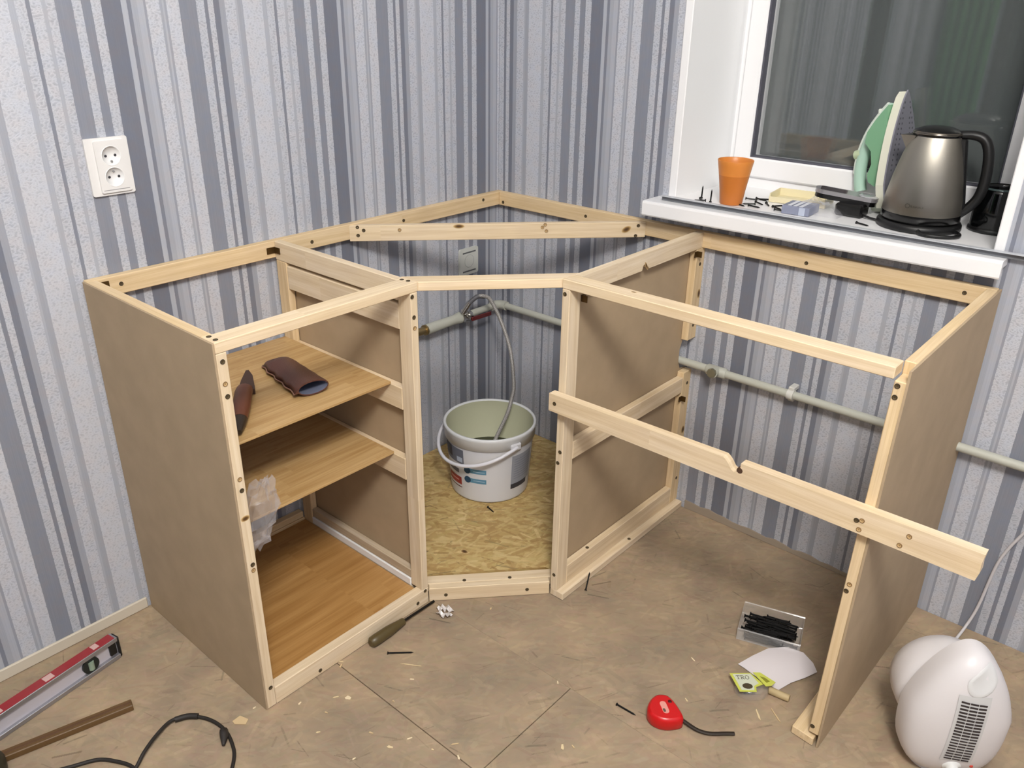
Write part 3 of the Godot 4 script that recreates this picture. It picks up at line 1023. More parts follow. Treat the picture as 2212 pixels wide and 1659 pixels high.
	extrude(st, lr, Vector3(0, 0, DR + 0.0225), Vector3(1, 0, 0), Vector3(0, 1, 0), 0.0205, Vector2(0.05, 0.35))
	p = part("long_rail", st, M.pine_pale, F, "notched pine rail across the right opening, overhanging the right side")
	screws(p, [Vector3(0.706, 0.541, DR + 0.0225), Vector3(1.369, 0.540, DR + 0.0225)], Z)
	screws(p, [Vector3(1.378, 0.543, DR + 0.0225), Vector3(1.376, 0.524, DR + 0.0225), Vector3(1.455, 0.547, DR + 0.0225), Vector3(1.444, 0.524, DR + 0.0225)], Z, hole_mesh, "screw_hole")
	st = begin()
	tube(st, [Vector3(1.1485, 0.5495, DR + 0.0015), Vector3(1.1485, 0.5495, DR + 0.0226)], 0.0062, 10, 1.0)
	part("knot", st, mat(Color(0.30, 0.21, 0.15), 0.7), p)


# ---------------------------------------------------------------- pipes, sockets

func build_pipes() -> void:
	var P := thing("water_pipe", "pale grey plastic water pipe running low along both walls through the corner", "pipe")
	var y := 0.466
	var st := begin()
	tube(st, [Vector3(0.030, y, 0.175), Vector3(0.030, y, 0.045)], 0.0105, 14)
	part("pipe_run", st, M.ppr, P)
	st = begin()
	tube(st, [Vector3(0.045, y, 0.028), Vector3(0.80, y - 0.002, 0.028), Vector3(1.42, y - 0.004, 0.028), Vector3(2.4, y - 0.010, 0.028)], 0.0105, 14)
	part("pipe_run", st, M.ppr, P)
	st = begin()
	tube(st, smooth_path([Vector3(0.030, y, 0.062), Vector3(0.030, y, 0.045), Vector3(0.034, y, 0.034), Vector3(0.046, y, 0.028), Vector3(0.064, y, 0.028)], 4), 0.0145, 14)
	part("elbow", st, M.ppr, P)
	# thick sleeve and brass end on the socket wall
	st = begin()
	tube(st, [Vector3(0.030, y, 0.345), Vector3(0.030, y, 0.338), Vector3(0.030, y, 0.23), Vector3(0.030, y, 0.205)], [0.0145, 0.016, 0.0145, 0.018], 14)
	part("sleeve", st, M.ppr, P)
	st = begin()
	tube(st, [Vector3(0.030, y, 0.352), Vector3(0.030, y, 0.346)], 0.0165, 8)
	tube(st, [Vector3(0.030, y, 0.385), Vector3(0.030, y, 0.352)], 0.0115, 12)
	part("brass_end", st, mat(Color(0.66, 0.58, 0.42), 0.35, 0.9), P)
	# shut-off valve
	st = begin()
	tube(st, [Vector3(0.032, y, 0.206), Vector3(0.032, y, 0.196)], 0.019, 8)
	tube(st, [Vector3(0.034, y, 0.196), Vector3(0.036, y, 0.170)], [0.013, 0.0125], 12)
	tube(st, [Vector3(0.036, y, 0.178), Vector3(0.036, y, 0.166)], 0.016, 8)
	tube(st, [Vector3(0.036, y + 0.006, 0.190), Vector3(0.048, y + 0.024, 0.203)], 0.011, 8)
	tube(st, [Vector3(0.036, y, 0.186), Vector3(0.056, y - 0.002, 0.180)], 0.006, 8)
	var v := part("shut_off_valve", st, M.chrome, P)
	st = begin()
	plank(st, Vector3(0.058, y - 0.006, 0.138), Vector3(0.002, -0.002, -0.085), Vector3(0, 0.013, 0), Vector3(0.005, 0, 0), 0.002)
	part("lever", st, M.red_dark, v)
	# branch plug and clamp on the window wall
	st = begin()
	tube(st, [Vector3(0.775, y - 0.002, 0.028), Vector3(0.779, y - 0.002, 0.028), Vector3(0.829, y - 0.002, 0.028), Vector3(0.833, y - 0.002, 0.028)], [0.0115, 0.0145, 0.0145, 0.0115], 14)
	tube(st, [Vector3(0.804, y - 0.002, 0.028), Vector3(0.804, y + 0.002, 0.052)], 0.0145, 14)
	part("branch_fitting", st, M.ppr, P)
	st = begin()
	tube(st, [Vector3(0.804, y + 0.002, 0.052), Vector3(0.804, y + 0.0025, 0.060)], 0.0125, 8)
	part("plug", st, mat(Color(0.50, 0.48, 0.40), 0.4, 0.4), P)
	st = begin()
	tube(st, [Vector3(1.002, y - 0.003, 0.028), Vector3(1.018, y - 0.003, 0.028)], 0.0135, 14)
	box(st, Vector3(1.0025, y + 0.006, 0.001), Vector3(1.0175, y + 0.018, 0.032), 0.0015)
	box(st, Vector3(1.0025, y - 0.022, 0.001), Vector3(1.0175, y - 0.008, 0.026), 0.0015)
	part("pipe_clamp", st, mat(Color(0.82, 0.82, 0.80), 0.4), P)
	# braided hose from the valve into the bucket
	var hz := thing("flexible_hose", "thin braided grey hose arching from the shut-off valve into the white bucket", "hose")
	var path := smooth_path([Vector3(0.051, 0.494, 0.204), Vector3(0.056, 0.515, 0.191), Vector3(0.070, 0.534, 0.170), Vector3(0.085, 0.534, 0.151), Vector3(0.100, 0.517, 0.138), Vector3(0.140, 0.454, 0.134), Vector3(0.190, 0.382, 0.151), Vector3(0.235, 0.300, 0.186), Vector3(0.250, 0.265, 0.213), Vector3(0.262, 0.230, 0.246), Vector3(0.283, 0.180, 0.322), Vector3(0.290, 0.132, 0.350)], 6)
	st = begin()
	tube(st, path, 0.0058, 10)
	var braid := mat(Color(0.80, 0.79, 0.78), 0.45, 0.1)
	var bt := NoiseTexture2D.new()
	bt.width = 128
	bt.height = 128
	bt.seamless = true
	bt.noise = fbm(71, 0.12, 1)
	bt.color_ramp = Gradient.new()
	bt.color_ramp.set_color(0, Color(0.45, 0.44, 0.43))
	bt.color_ramp.set_color(1, Color(1, 1, 1))
	braid.albedo_texture = bt
	braid.uv1_scale = Vector3(30, 1, 1)
	part("braid", st, braid, hz)
	st = begin()
	tube(st, [Vector3(0.047, 0.484, 0.209), Vector3(0.056, 0.516, 0.190)], 0.0085, 8)
	part("end_nut", st, M.chrome, hz)
	st = begin()
	tube(st, smooth_path([Vector3(0.056, 0.515, 0.191), Vector3(0.070, 0.534, 0.170), Vector3(0.080, 0.531, 0.147)], 5), 0.0070, 10)
	part("strain_sleeve", st, mat(Color(0.36, 0.36, 0.38), 0.5), hz)


func socket_face(parent: Node, c: Vector2, up: bool, dark: bool) -> void:
	# a round recessed socket in a plate facing +x; c is (z, y); local frame: plate centre at origin
	var st := begin()
	var turn := Transform3D(Basis(Vector3(0, 0, 1), -PI / 2), Vector3(0.0105, c.y, c.x))
	lathe(st, [Vector2(0.0196, -0.0002), Vector2(0.0190, 0.0007), Vector2(0.0181, 0.0004), Vector2(0.0176, -0.0038), Vector2(0.0, -0.0040)], 28, turn)
	var f := part("socket_well", st, mat(Color(0.93, 0.93, 0.93), 0.3), parent)
	var hole := mat(Color(0.18, 0.18, 0.20), 0.5)
	for s in [-1, 1]:
		st = begin()
		lathe(st, [Vector2(0.0028, -0.0005), Vector2(0.0026, 0.0003), Vector2(0.0, 0.0002)], 12, Transform3D(turn.basis, Vector3(0.0068, c.y, c.x + s * 0.0095)))
		part("contact_hole", st, hole, f)
	st = begin()
	tube(st, [Vector3(0.0062, c.y + (0.0105 if up else -0.0105), c.x), Vector3(0.010, c.y + (0.0105 if up else -0.0105), c.x)], 0.0020, 10)
	part("earth_pin", st, mat(Color(0.62, 0.62, 0.62), 0.4, 0.4), f)


func build_sockets() -> void:
	var S := thing("wall_socket", "white double wall socket on the striped wallpaper above the left unit", "socket", Vector3(0.0005, 1.034, 1.157))
	var st := begin()
	# rounded plate with a raised middle
	extrude(st, rounded(0.085, 0.111, 0.004), Vector3(0.006, 0, 0), Vector3(0, 0, -1), Vector3(0, 1, 0), 0.006, Vector2.ZERO, Vector2.ONE)
	var face := rounded(0.060, 0.100, 0.003)
	var outer := PackedVector2Array()
	# walk the outline and step in to each round well along a slit
	var wells := [Vector2(0, 0.0205), Vector2(0, -0.0205)]
	for i in face.size():
		outer.append(face[i])
		if i == 4 or i == 14:
			var wc: Vector2 = wells[0] if i == 4 else wells[1]
			var start := (face[i] - wc).angle()
			for k in 33:
				var aa := start - TAU * k / 32.0
				outer.append(wc + Vector2(cos(aa), sin(aa)) * 0.0185 + (Vector2(0.00002, 0) if k == 32 else Vector2.ZERO))
			outer.append(face[i] + Vector2(0.00002, 0.00001))
	extrude(st, outer, Vector3(0.0105, 0, -0.004), Vector3(0, 0, -1), Vector3(0, 1, 0), 0.0046, Vector2.ZERO, Vector2.ONE)
	part("plate", st, M.white_plastic, S)
	socket_face(S, Vector2(-0.004, 0.0205), false, false)
	socket_face(S, Vector2(-0.004, -0.0205), true, false)
	st = begin()
	box(st, Vector3(0.0100, -0.0455, -0.030), Vector3(0.0107, -0.0443, 0.022), 0.0)
	part("label_slot", st, mat(Color(0.55, 0.55, 0.56), 0.6), S)
	# the single one behind the diagonal rail
	S = thing("wall_socket", "small grey-white single wall socket in the corner behind the diagonal pine rail", "socket", Vector3(0.0005, 0.625, 0.139))
	st = begin()
	extrude(st, rounded(0.078, 0.082, 0.006), Vector3(0.008, 0, 0), Vector3(0, 0, -1), Vector3(0, 1, 0), 0.008, Vector2.ZERO, Vector2.ONE)
	part("plate", st, mat(Color(0.80, 0.81, 0.79), 0.4), S)
	for yy in [0.028, -0.030]:
		st = begin()
		box(st, Vector3(0.0075, yy - 0.0022, -0.028), Vector3(0.0084, yy + 0.0022, 0.028), 0.0)
		part("slot", st, mat(Color(0.36, 0.37, 0.38), 0.6), S)
	st = begin()
	lathe(st, [Vector2(0.0200, -0.0005), Vector2(0.0195, 0.0006), Vector2(0.018, -0.0020), Vector2(0.0, -0.0020)], 24, Transform3D(Basis(Vector3(0, 0, 1), -PI / 2), Vector3(0.0085, 0.001, 0)))
	part("socket_well", st, mat(Color(0.66, 0.68, 0.68), 0.4), S)


# ---------------------------------------------------------------- bucket

func build_bucket() -> void:
	var c := Vector3(0.270, 0.0365, 0.330)
	var B := thing("bucket", "white plastic paint bucket with a greenish inside, standing in the corner unit", "bucket", c)
	var hh := 0.215
	var rb := 0.114
	var rt := 0.127
	var st := begin()
	lathe(st, [Vector2(0, 0.0), Vector2(rb - 0.006, 0.0)], 56, Transform3D.IDENTITY, false)
	lathe(st, [Vector2(rb - 0.006, 0.0), Vector2(rb - 0.001, 0.003), Vector2(rb, 0.008), Vector2(rt, hh - 0.03)], 56)
	part("body", st, mat(Color(0.86, 0.87, 0.90), 0.38), B)
	st = begin()
	lathe(st, [Vector2(rt - 0.001, hh - 0.040), Vector2(rt + 0.0045, hh - 0.038), Vector2(rt + 0.006, hh - 0.012), Vector2(rt + 0.0075, hh - 0.009), Vector2(rt + 0.0075, hh - 0.003), Vector2(rt + 0.005, hh), Vector2(rt + 0.001, hh), Vector2(rt - 0.001, hh - 0.004)], 56)
	part("rim", st, mat(Color(0.86, 0.87, 0.88), 0.35), B)
	st = begin()
	lathe(st, [Vector2(rt - 0.001, hh - 0.004), Vector2(rb - 0.004, 0.006), Vector2(0, 0.005)], 56)
	part("inside", st, mat(Color(0.745, 0.75, 0.645), 0.5), B, "pale green stained inside")
	st = begin()
	lathe(st, [Vector2(rb + 0.002, 0.093), Vector2(0, 0.093)], 40)
	part("water", st, mat(Color(0.20, 0.21, 0.13), 0.1), B)
	# lugs and handle
	var at := func(deg: float, r: float, y: float) -> Vector3: return Vector3(r * cos(deg_to_rad(deg)), y, r * sin(deg_to_rad(deg)))
	st = begin()
	for deg in [14.0, 178.0]:
		var o: Vector3 = at.call(deg, rt + 0.004, hh - 0.032)
		var out: Vector3 = at.call(deg, 1.0, 0.0)
		var side := Vector3.UP.cross(out)
		plank(st, o, side * 0.034, Vector3(0, 0.022, 0), out * 0.012, 0.004)
	part("handle_lug", st, mat(Color(0.86, 0.86, 0.88), 0.35), B)
	st = begin()
	var hp: Array = []
	for q in [[14, 0.140, 0.185], [24, 0.143, 0.178], [40, 0.148, 0.163], [58, 0.152, 0.147], [78, 0.154, 0.136], [98, 0.154, 0.133], [118, 0.152, 0.140], [140, 0.148, 0.155], [160, 0.144, 0.172], [178, 0.140, 0.185]]:
		hp.append(at.call(q[0], q[1], q[2]))
	tube(st, smooth_path(hp, 4), 0.0052, 10)
	part("handle", st, mat(Color(0.87, 0.87, 0.90), 0.32), B)
	# printed labels wrapped on the side: [from deg, to deg, low, high, colour]
	var patch := func(called: String, a0: float, a1: float, y0: float, y1: float, col: Color, lift := 0.0004) -> void:
		var s := begin()
		s.set_smooth_group(0)
		var n := 8
		for i in n:
			for j in 2:
				var pts: Array = []
				for q in [[i, j], [i, j + 1], [i + 1, j + 1], [i + 1, j]]:
					var yy: float = lerpf(y0, y1, q[1] / 2.0)
					var r: float = lerpf(rb, rt, (yy - 0.008) / (hh - 0.038)) + lift
					pts.append(at.call(lerpf(a0, a1, float(q[0]) / n), r, yy))
				quad(s, pts[3], pts[0], pts[1], pts[2])
		part(called, s, mat(col, 0.45), B)
	patch.call("blue_label", 52.0, 78.0, 0.098, 0.113, Color(0.36, 0.56, 0.68))
	patch.call("blue_label", 52.0, 78.0, 0.066, 0.081, Color(0.36, 0.56, 0.68))
	for y in [0.105, 0.074]:
		var s := begin()
		var o: Vector3 = at.call(79.0, lerpf(rb, rt, (y - 0.008) / 0.177) + 0.0006, y)
		var outv: Vector3 = at.call(79.0, 1.0, 0.0)
		extrude(s, ngon(18, 0.0105, 0.0105), o + outv * 0.0004, Vector3.UP.cross(outv), Vector3.UP, 0.0008)
		part("blue_badge", s, mat(Color(0.16, 0.29, 0.40), 0.45), B)
		patch.call("label_text_line", 54.0, 70.0, y - 0.0005, y + 0.001, Color(0.75, 0.85, 0.92), 0.0008)
	patch.call("red_label", 90.0, 122.0, 0.046, 0.072, Color(0.60, 0.20, 0.19))
	patch.call("label_text_line", 95.0, 116.0, 0.058, 0.062, Color(0.85, 0.62, 0.60), 0.0008)
	patch.call("red_label", 90.0, 122.0, 0.036, 0.039, Color(0.35, 0.12, 0.14))
	patch.call("dark_label", 94.0, 122.0, 0.084, 0.098, Color(0.34, 0.34, 0.38))
	patch.call("picture_label", 84.0, 128.0, 0.118, 0.166, Color(0.42, 0.44, 0.50))
	patch.call("picture_detail", 86.0, 96.0, 0.124, 0.140, Color(0.72, 0.77, 0.85), 0.0009)
	patch.call("picture_detail", 106.0, 126.0, 0.130, 0.166, Color(0.20, 0.21, 0.25), 0.0009)
	patch.call("text_label", -22.0, 17.0, 0.052, 0.150, Color(0.62, 0.64, 0.69))
	for i in 9:
		patch.call("label_text_line", -18.0, 13.0, 0.072 + i * 0.008, 0.0735 + i * 0.008, Color(0.50, 0.52, 0.57), 0.0008)
	patch.call("dark_label", -14.0, 17.0, 0.040, 0.056, Color(0.22, 0.23, 0.27), 0.0008)


# ---------------------------------------------------------------- in the left unit

func build_cabinet_contents() -> void:
	# leather case on the upper shelf
	var at := Vector3(0.252, 0.5803, 0.952)
	var L := thing("leather_case", "soft brown leather sheath with a grey-blue lining, lying on the upper shelf", "case", at)
	var ax := Vector3(0.205, 0, 0.040)
	var dir := ax.normalized()
	var side := Vector3(-dir.z, 0, dir.x)
	var st := begin()
	var rings: Array = []
	var inner: Array = []
	var n := 14
	for i in n + 1:
		var f := float(i) / n
		var wd := lerpf(0.030, 0.036, f) * (0.70 + 0.30 * minf(1.0, f * 6.0))
		var ht := lerpf(0.011, 0.0165, f) * (0.45 + 0.55 * minf(1.0, f * 7.0))
		var c := ax * (f - 0.5) + Vector3(0, ht + 0.001, 0)
		var ring: Array = []
		var ir: Array = []
		for k in 20:
			var a := TAU * k / 20
			var ca := cos(a)
			var sa := sin(a)
			var seam := 0.0
			if k == 0:
				seam = 0.006 + 0.0025 * sin(i * 1.9)
			var p: Vector3 = c + side * (ca * wd * (1.0 + 0.02 * sin(i * 2.1)) + seam) + Vector3.UP * (sa * ht - (0.006 if k == 0 else 0.0))
			ring.append(p)
			ir.append(c + side * ca * (wd - 0.003) + Vector3.UP * sa * (ht - 0.003))
		rings.append(ring)
		inner.append(ir)
	st.set_smooth_group(0)
	for i in n:
		for k in 20:
			var k1 := (k + 1) % 20
			quad(st, rings[i][k1], rings[i][k], rings[i + 1][k], rings[i + 1][k1])
	st.set_smooth_group(-1)
	for k in range(1, 19):
		tri(st, rings[0][0], rings[0][k], rings[0][k + 1])
	for k in 20:
		var k1 := (k + 1) % 20
		quad(st, rings[n][k1], rings[n][k], inner[n][k], inner[n][k1])
	var leather := mat(Color(0.335, 0.20, 0.165), 0.42)
	leather.normal_enabled = true
	var nt := NoiseTexture2D.new()
	nt.noise = fbm(81, 0.05, 3)
	nt.as_normal_map = true
	nt.bump_strength = 2.0
	nt.seamless = true
	leather.normal_texture = nt
	leather.uv1_triplanar = true
	leather.uv1_scale = Vector3(12, 12, 12)
	part("shell", st, leather, L)
	st = begin()
	st.set_smooth_group(0)
	for i in range(2, n):
		for k in 20:
			var k1 := (k + 1) % 20
			quad(st, inner[i][k], inner[i][k1], inner[i + 1][k1], inner[i + 1][k])
	part("lining", st, mat(Color(0.42, 0.44, 0.52), 0.7), L)
	st = begin()
	var seam_pts: Array = []
	for i in n + 1:
		seam_pts.append(rings[i][0] + Vector3(0, 0.0012, 0))
	tube(st, smooth_path(seam_pts, 2), 0.0016, 6)
	part("seam_edge", st, mat(Color(0.52, 0.38, 0.32), 0.6), L)
	# pointed tool with a dark grip, on the same shelf
	var K := thing("pointed_tool", "dark brown pointed wooden tool lying on the upper shelf beside the front post", "tool", Vector3(0.287, 0.5805, 1.098))
	var kd := Vector3(0.232, 0, 0.169).normalized()
	var ks := Vector3(-kd.z, 0, kd.x)
	st = begin()
	var blade := PackedVector2Array([Vector2(-0.150, 0.002), Vector2(-0.120, 0.012), Vector2(-0.06, 0.020), Vector2(-0.045, 0.021), Vector2(-0.045, -0.014), Vector2(-0.10, -0.010), Vector2(-0.148, -0.004)])
	extrude(st, blade, Vector3(0, 0.013, 0), kd, -ks, 0.012, Vector2.ZERO, Vector2.ONE)
	part("blade_cover", st, mat(Color(0.26, 0.175, 0.14), 0.5), K)
	st = begin()
	tube(st, [kd * -0.047 + Vector3(0, 0.014, 0), kd * -0.02 + Vector3(0, 0.0165, 0), kd * 0.05 + Vector3(0, 0.0165, 0), kd * 0.095 + Vector3(0, 0.015, 0)], [0.0165, 0.0185, 0.018, 0.015], 14, 0.75)
	part("handle", st, mat(Color(0.40, 0.215, 0.135), 0.4), K)
	st = begin()
	tube(st, [kd * 0.094 + Vector3(0, 0.0145, 0), kd * 0.115 + Vector3(0, 0.0135, 0), kd * 0.142 + Vector3(0, 0.010, 0)], [0.0152, 0.0125, 0.007], 14, 0.75)
	part("butt", st, mat(Color(0.17, 0.125, 0.085), 0.45), K)
	st = begin()
	plank(st, kd * -0.052 + Vector3(0, 0.0135, 0) - ks * 0.004, kd * 0.012, ks * 0.02, Vector3(0, 0.002, 0), 0.0005)
	part("inlay", st, mat(Color(0.09, 0.07, 0.06), 0.5), K)
	# crumpled clear bag below the lower shelf
	var cr := RandomNumberGenerator.new()
	cr.seed = 12
	st = begin()
	var bag := fbm(91, 9.0, 3)
	var lat := 14
	var lon := 20
	var pts: Array = []
	for i in lat + 1:
		var row: Array = []
		for k in lon:
			var th := PI * i / lat
			var ph := TAU * k / lon
			var d := Vector3(sin(th) * cos(ph), cos(th), sin(th) * sin(ph))
			var r := 1.0 + 0.55 * bag.get_noise_3d(d.x * 0.25, d.y * 0.25, d.z * 0.25) + 0.22 * bag.get_noise_3d(d.x, d.y, d.z)
			row.append(Vector3(d.x * 0.034, d.y * 0.085 + 0.02 * d.x, d.z * 0.022) * r)
		pts.append(row)
	for i in lat:
		for k in lon:
			var k1 := (k + 1) % lon
			quad(st, pts[i][k], pts[i][k1], pts[i + 1][k1], pts[i + 1][k])
	var bg := part("plastic_bag", st, M.film)
	bg.position = Vector3(0.459, 0.435, 1.196)
	bg.rotation = Vector3(0, 0.5, -0.25)
	tag(bg, "crumpled clear plastic bag hanging behind the left front post below the lower shelf", "bag")


# ---------------------------------------------------------------- on the floor

func nail_mesh(length: float, r: float, head: float) -> ArrayMesh:
	# lies along x, point at +x
	var st := begin()
	lathe(st, [Vector2(0, -0.0012), Vector2(head, -0.0012), Vector2(head, 0.0), Vector2(r, 0.002), Vector2(r, length - 0.006), Vector2(0, length)], 8, Transform3D(Basis(Vector3(0, 0, 1), -PI / 2), Vector3.ZERO), false)
	st.generate_normals()
	var m := st.commit()
	m.surface_set_material(0, M.screw_dark)
	return m


func lay(called: String, mesh: Mesh, a: Vector3, b: Vector3, label: String, category: String, group := "") -> MeshInstance3D:
	var o := MeshInstance3D.new()
	o.name = numbered(called)
	o.mesh = mesh
	add_child(o)
	var x := (b - a).normalized()
	var z := x.cross(Vector3.UP).normalized()
	if z.length() < 0.1:
		z = Vector3.BACK
	o.transform = Transform3D(Basis(x, z.cross(x), z), a)
	tag(o, label, category, group)
	return o


func build_floor_things() -> void:
	var st: SurfaceTool
	# --- spirit level standing by the left wall, running out of frame
	var d := Vector3(0.047, 0, 0.265).normalized()
	var s := Vector3(d.z, 0, -d.x)  # towards the room
	var LV := thing("spirit_level", "grey aluminium spirit level with a red film label along its top, beside the left wall", "spirit level", Vector3(0.1115, 0.0, 1.387))
	var len := 0.60
	var mid := d * len / 2
	st = begin()
	# I-shaped section: top and bottom flanges and a thin web
	plank(st, mid + Vector3(0, 0.0525, 0), d * len, s * 0.025, Vector3(0, 0.011, 0), 0.001)
	plank(st, mid + Vector3(0, 0.006, 0), d * len, s * 0.025, Vector3(0, 0.011, 0), 0.001)
	part("body", st, M.alu, LV)
	st = begin()
	plank(st, mid + Vector3(0, 0.029, 0), d * len, s * 0.010, Vector3(0, 0.0355, 0), 0.0005)
	part("web", st, mat(Color(0.80, 0.79, 0.83), 0.45, 0.3), LV)
	st = begin()
	plank(st, mid + d * 0.002 + Vector3(0, 0.0586, 0), d * (len - 0.006), s * 0.0225, Vector3(0, 0.0012, 0), 0.0003)
	part("label_strip", st, mat(Color(0.58, 0.18, 0.20), 0.15), LV, "glossy red film strip")
	for k in 5:
		st = begin()
		plank(st, d * (0.045 + k * 0.105) + Vector3(0, 0.0595, 0) + s * (0.001 * (k % 3 - 1)), d * (0.014 + 0.006 * (k % 2)), s * 0.016, Vector3(0, 0.0008, 0), 0.0002)
		part("label_patch", st, mat(Color(0.80, 0.66, 0.64), 0.2), LV)
	st = begin()
	tube(st, [d * 0.066 + Vector3(0, 0.029, 0) + s * 0.004, d * 0.066 + Vector3(0, 0.029, 0) + s * 0.0105], 0.0185, 24)
	var vr := part("vial_ring", st, mat(Color(0.10, 0.13, 0.13), 0.4), LV)
	st = begin()
	tube(st, [d * 0.066 + Vector3(0.0, 0.019, 0) + s * 0.010, d * 0.066 + Vector3(0, 0.039, 0) + s * 0.010], 0.0065, 12)
	part("vial", st, mat(Color(0.55, 0.62, 0.55), 0.1), vr)
	st = begin()
	plank(st, d * -0.002 + Vector3(0, 0.029, 0), d * 0.006, s * 0.024, Vector3(0, 0.056, 0), 0.003)
	plank(st, d * 0.012 + Vector3(0, 0.031, 0) + s * 0.006, d * 0.016, s * 0.008, Vector3(0, 0.03, 0), 0.001)
	part("end_cap", st, M.black, LV)
	# --- brown slat
	st = begin()
	var q0 := Vector3(0.281, 0.0075, 1.436)
	var q1 := Vector3(0.222, 0.0075, 1.665)
	var qd := (q1 - q0).normalized()
	plank(st, (q0 + q1) / 2, q1 - q0, qd.cross(Vector3.UP) * 0.021, Vector3(0, 0.0145, 0), 0.0015, Vector2(0.3, 0.3))
	var sl := part("wooden_stick", st, textured(M.pine.albedo_texture, 0.55, Color(0.45, 0.37, 0.255)))
	tag(sl, "narrow brown wooden slat on the floor in front of the spirit level", "slat")
	st = begin()
	plank(st, (q0 + q1) / 2 + Vector3(0, 0.0075, 0), (q1 - q0) * 0.98, qd.cross(Vector3.UP) * 0.006, Vector3(0, 0.001, 0), 0.0002)
	part("groove_line", st, mat(Color(0.36, 0.25, 0.15), 0.6), sl)
	# --- dark tool body in the very corner, with its cord
	var T := thing("power_tool", "dark olive power tool on the floor at the lower left corner of the picture", "power tool", Vector3(0.243, 0.0, 1.718))
	st = begin()
	lathe(st, [Vector2(0, 0.001), Vector2(0.048, 0.001), Vector2(0.054, 0.012), Vector2(0.055, 0.03), Vector2(0.045, 0.05), Vector2(0.02, 0.06), Vector2(0, 0.06)], 24)
	part("housing", st, mat(Color(0.20, 0.19, 0.14), 0.5), T)
	st = begin()
	tube(st, [Vector3(0.0, 0.034, 0.03), Vector3(-0.02, 0.034, 0.16)], [0.030, 0.026], 14)
	part("grip", st, M.black, T)
	var C := thing("extension_cable", "thin dark cord curving in a loop over the floor at the lower left", "cord")
	st = begin()
	var hgt := 0.0048
	var pth: Array = []
	for p in [Vector2(0.245, 1.675), Vector2(0.300, 1.655), Vector2(0.338, 1.590), Vector2(0.361, 1.546), Vector2(0.392, 1.523), Vector2(0.428, 1.508), Vector2(0.470, 1.510), Vector2(0.500, 1.535), Vector2(0.490, 1.57), Vector2(0.455, 1.56), Vector2(0.437, 1.51)]:
		pth.append(Vector3(p.x, hgt, p.y))
	for p in [Vector3(0.420, 0.014, 1.480), Vector3(0.398, 0.014, 1.442), Vector3(0.383, 0.010, 1.405), Vector3(0.394, 0.007, 1.376), Vector3(0.420, hgt, 1.355), Vector3(0.452, hgt, 1.345), Vector3(0.487, hgt, 1.344), Vector3(0.520, hgt, 1.352), Vector3(0.550, hgt, 1.366), Vector3(0.585, hgt, 1.398), Vector3(0.63, hgt, 1.45)]:
		pth.append(p)
	tube(st, smooth_path(pth, 5), 0.0036, 8)
	part("cable", st, M.rubber, C)
	st = begin()
	tube(st, smooth_path([Vector3(0.384, 0.008, 1.398), Vector3(0.394, 0.008, 1.377), Vector3(0.410, 0.008, 1.362)], 4), 0.0058, 10)
	part("strain_sleeve", st, M.rubber, C)
	st = begin()
	tube(st, [Vector3(0.478, 0.008, 1.346), Vector3(0.484, 0.010, 1.348), Vector3(0.496, 0.010, 1.354), Vector3(0.512, 0.006, 1.366)], [0.004, 0.0085, 0.0085, 0.003], 10)
	part("cord_lock", st, mat(Color(0.17, 0.15, 0.14), 0.5), C)
	# --- screwdriver against the left unit
	var SD := thing("screwdriver", "old screwdriver with a worn olive-brown handle leaning against the left bottom rail", "screwdriver", Vector3(0.511, 0.0, 0.99))
	st = begin()
	var r := 0.0135
	tube(st, [Vector3(0.002, r, 0.004), Vector3(0.002, r, 0.0), Vector3(0.002, r, -0.014), Vector3(0.002, r, -0.05), Vector3(0.002, r, -0.083), Vector3(0.002, r, -0.096)], [0.008, 0.0125, 0.0135, 0.0130, 0.0095, 0.0085], 10)
	part("handle", st, mat(Color(0.33, 0.28, 0.165), 0.4), SD)
	st = begin()
	tube(st, [Vector3(0.002, r, -0.095), Vector3(0.0, r - 0.004, -0.197)], 0.0032, 8)
	part("shaft", st, M.iron_dark, SD)
	# --- nails and loose screws on the floor
	var nm := nail_mesh(0.058, 0.0019, 0.0036)
	var rs := 0.0038
	lay("nail", nm, Vector3(0.557, rs, 0.981), Vector3(0.604, 0.002, 0.933), "dark screw lying on the floor below the screwdriver handle", "screw")
	lay("nail", nail_mesh(0.046, 0.0019, 0.0036), Vector3(1.028, rs, 0.759), Vector3(1.066, 0.002, 0.756), "dark screw lying on the floor left of the red tape measure", "screw")
	lay("nail", nail_mesh(0.048, 0.0019, 0.0036), Vector3(0.757, rs, 0.503), Vector3(0.743, 0.030, 0.470), "dark screw propped against the foot of the right unit's inner side", "screw")
	lay("nail", nail_mesh(0.030, 0.0017, 0.0034), Vector3(0.36, 0.0405, 0.435), Vector3(0.385, 0.0385, 0.440), "dark screw on the clean strand board in front of the bucket", "screw")
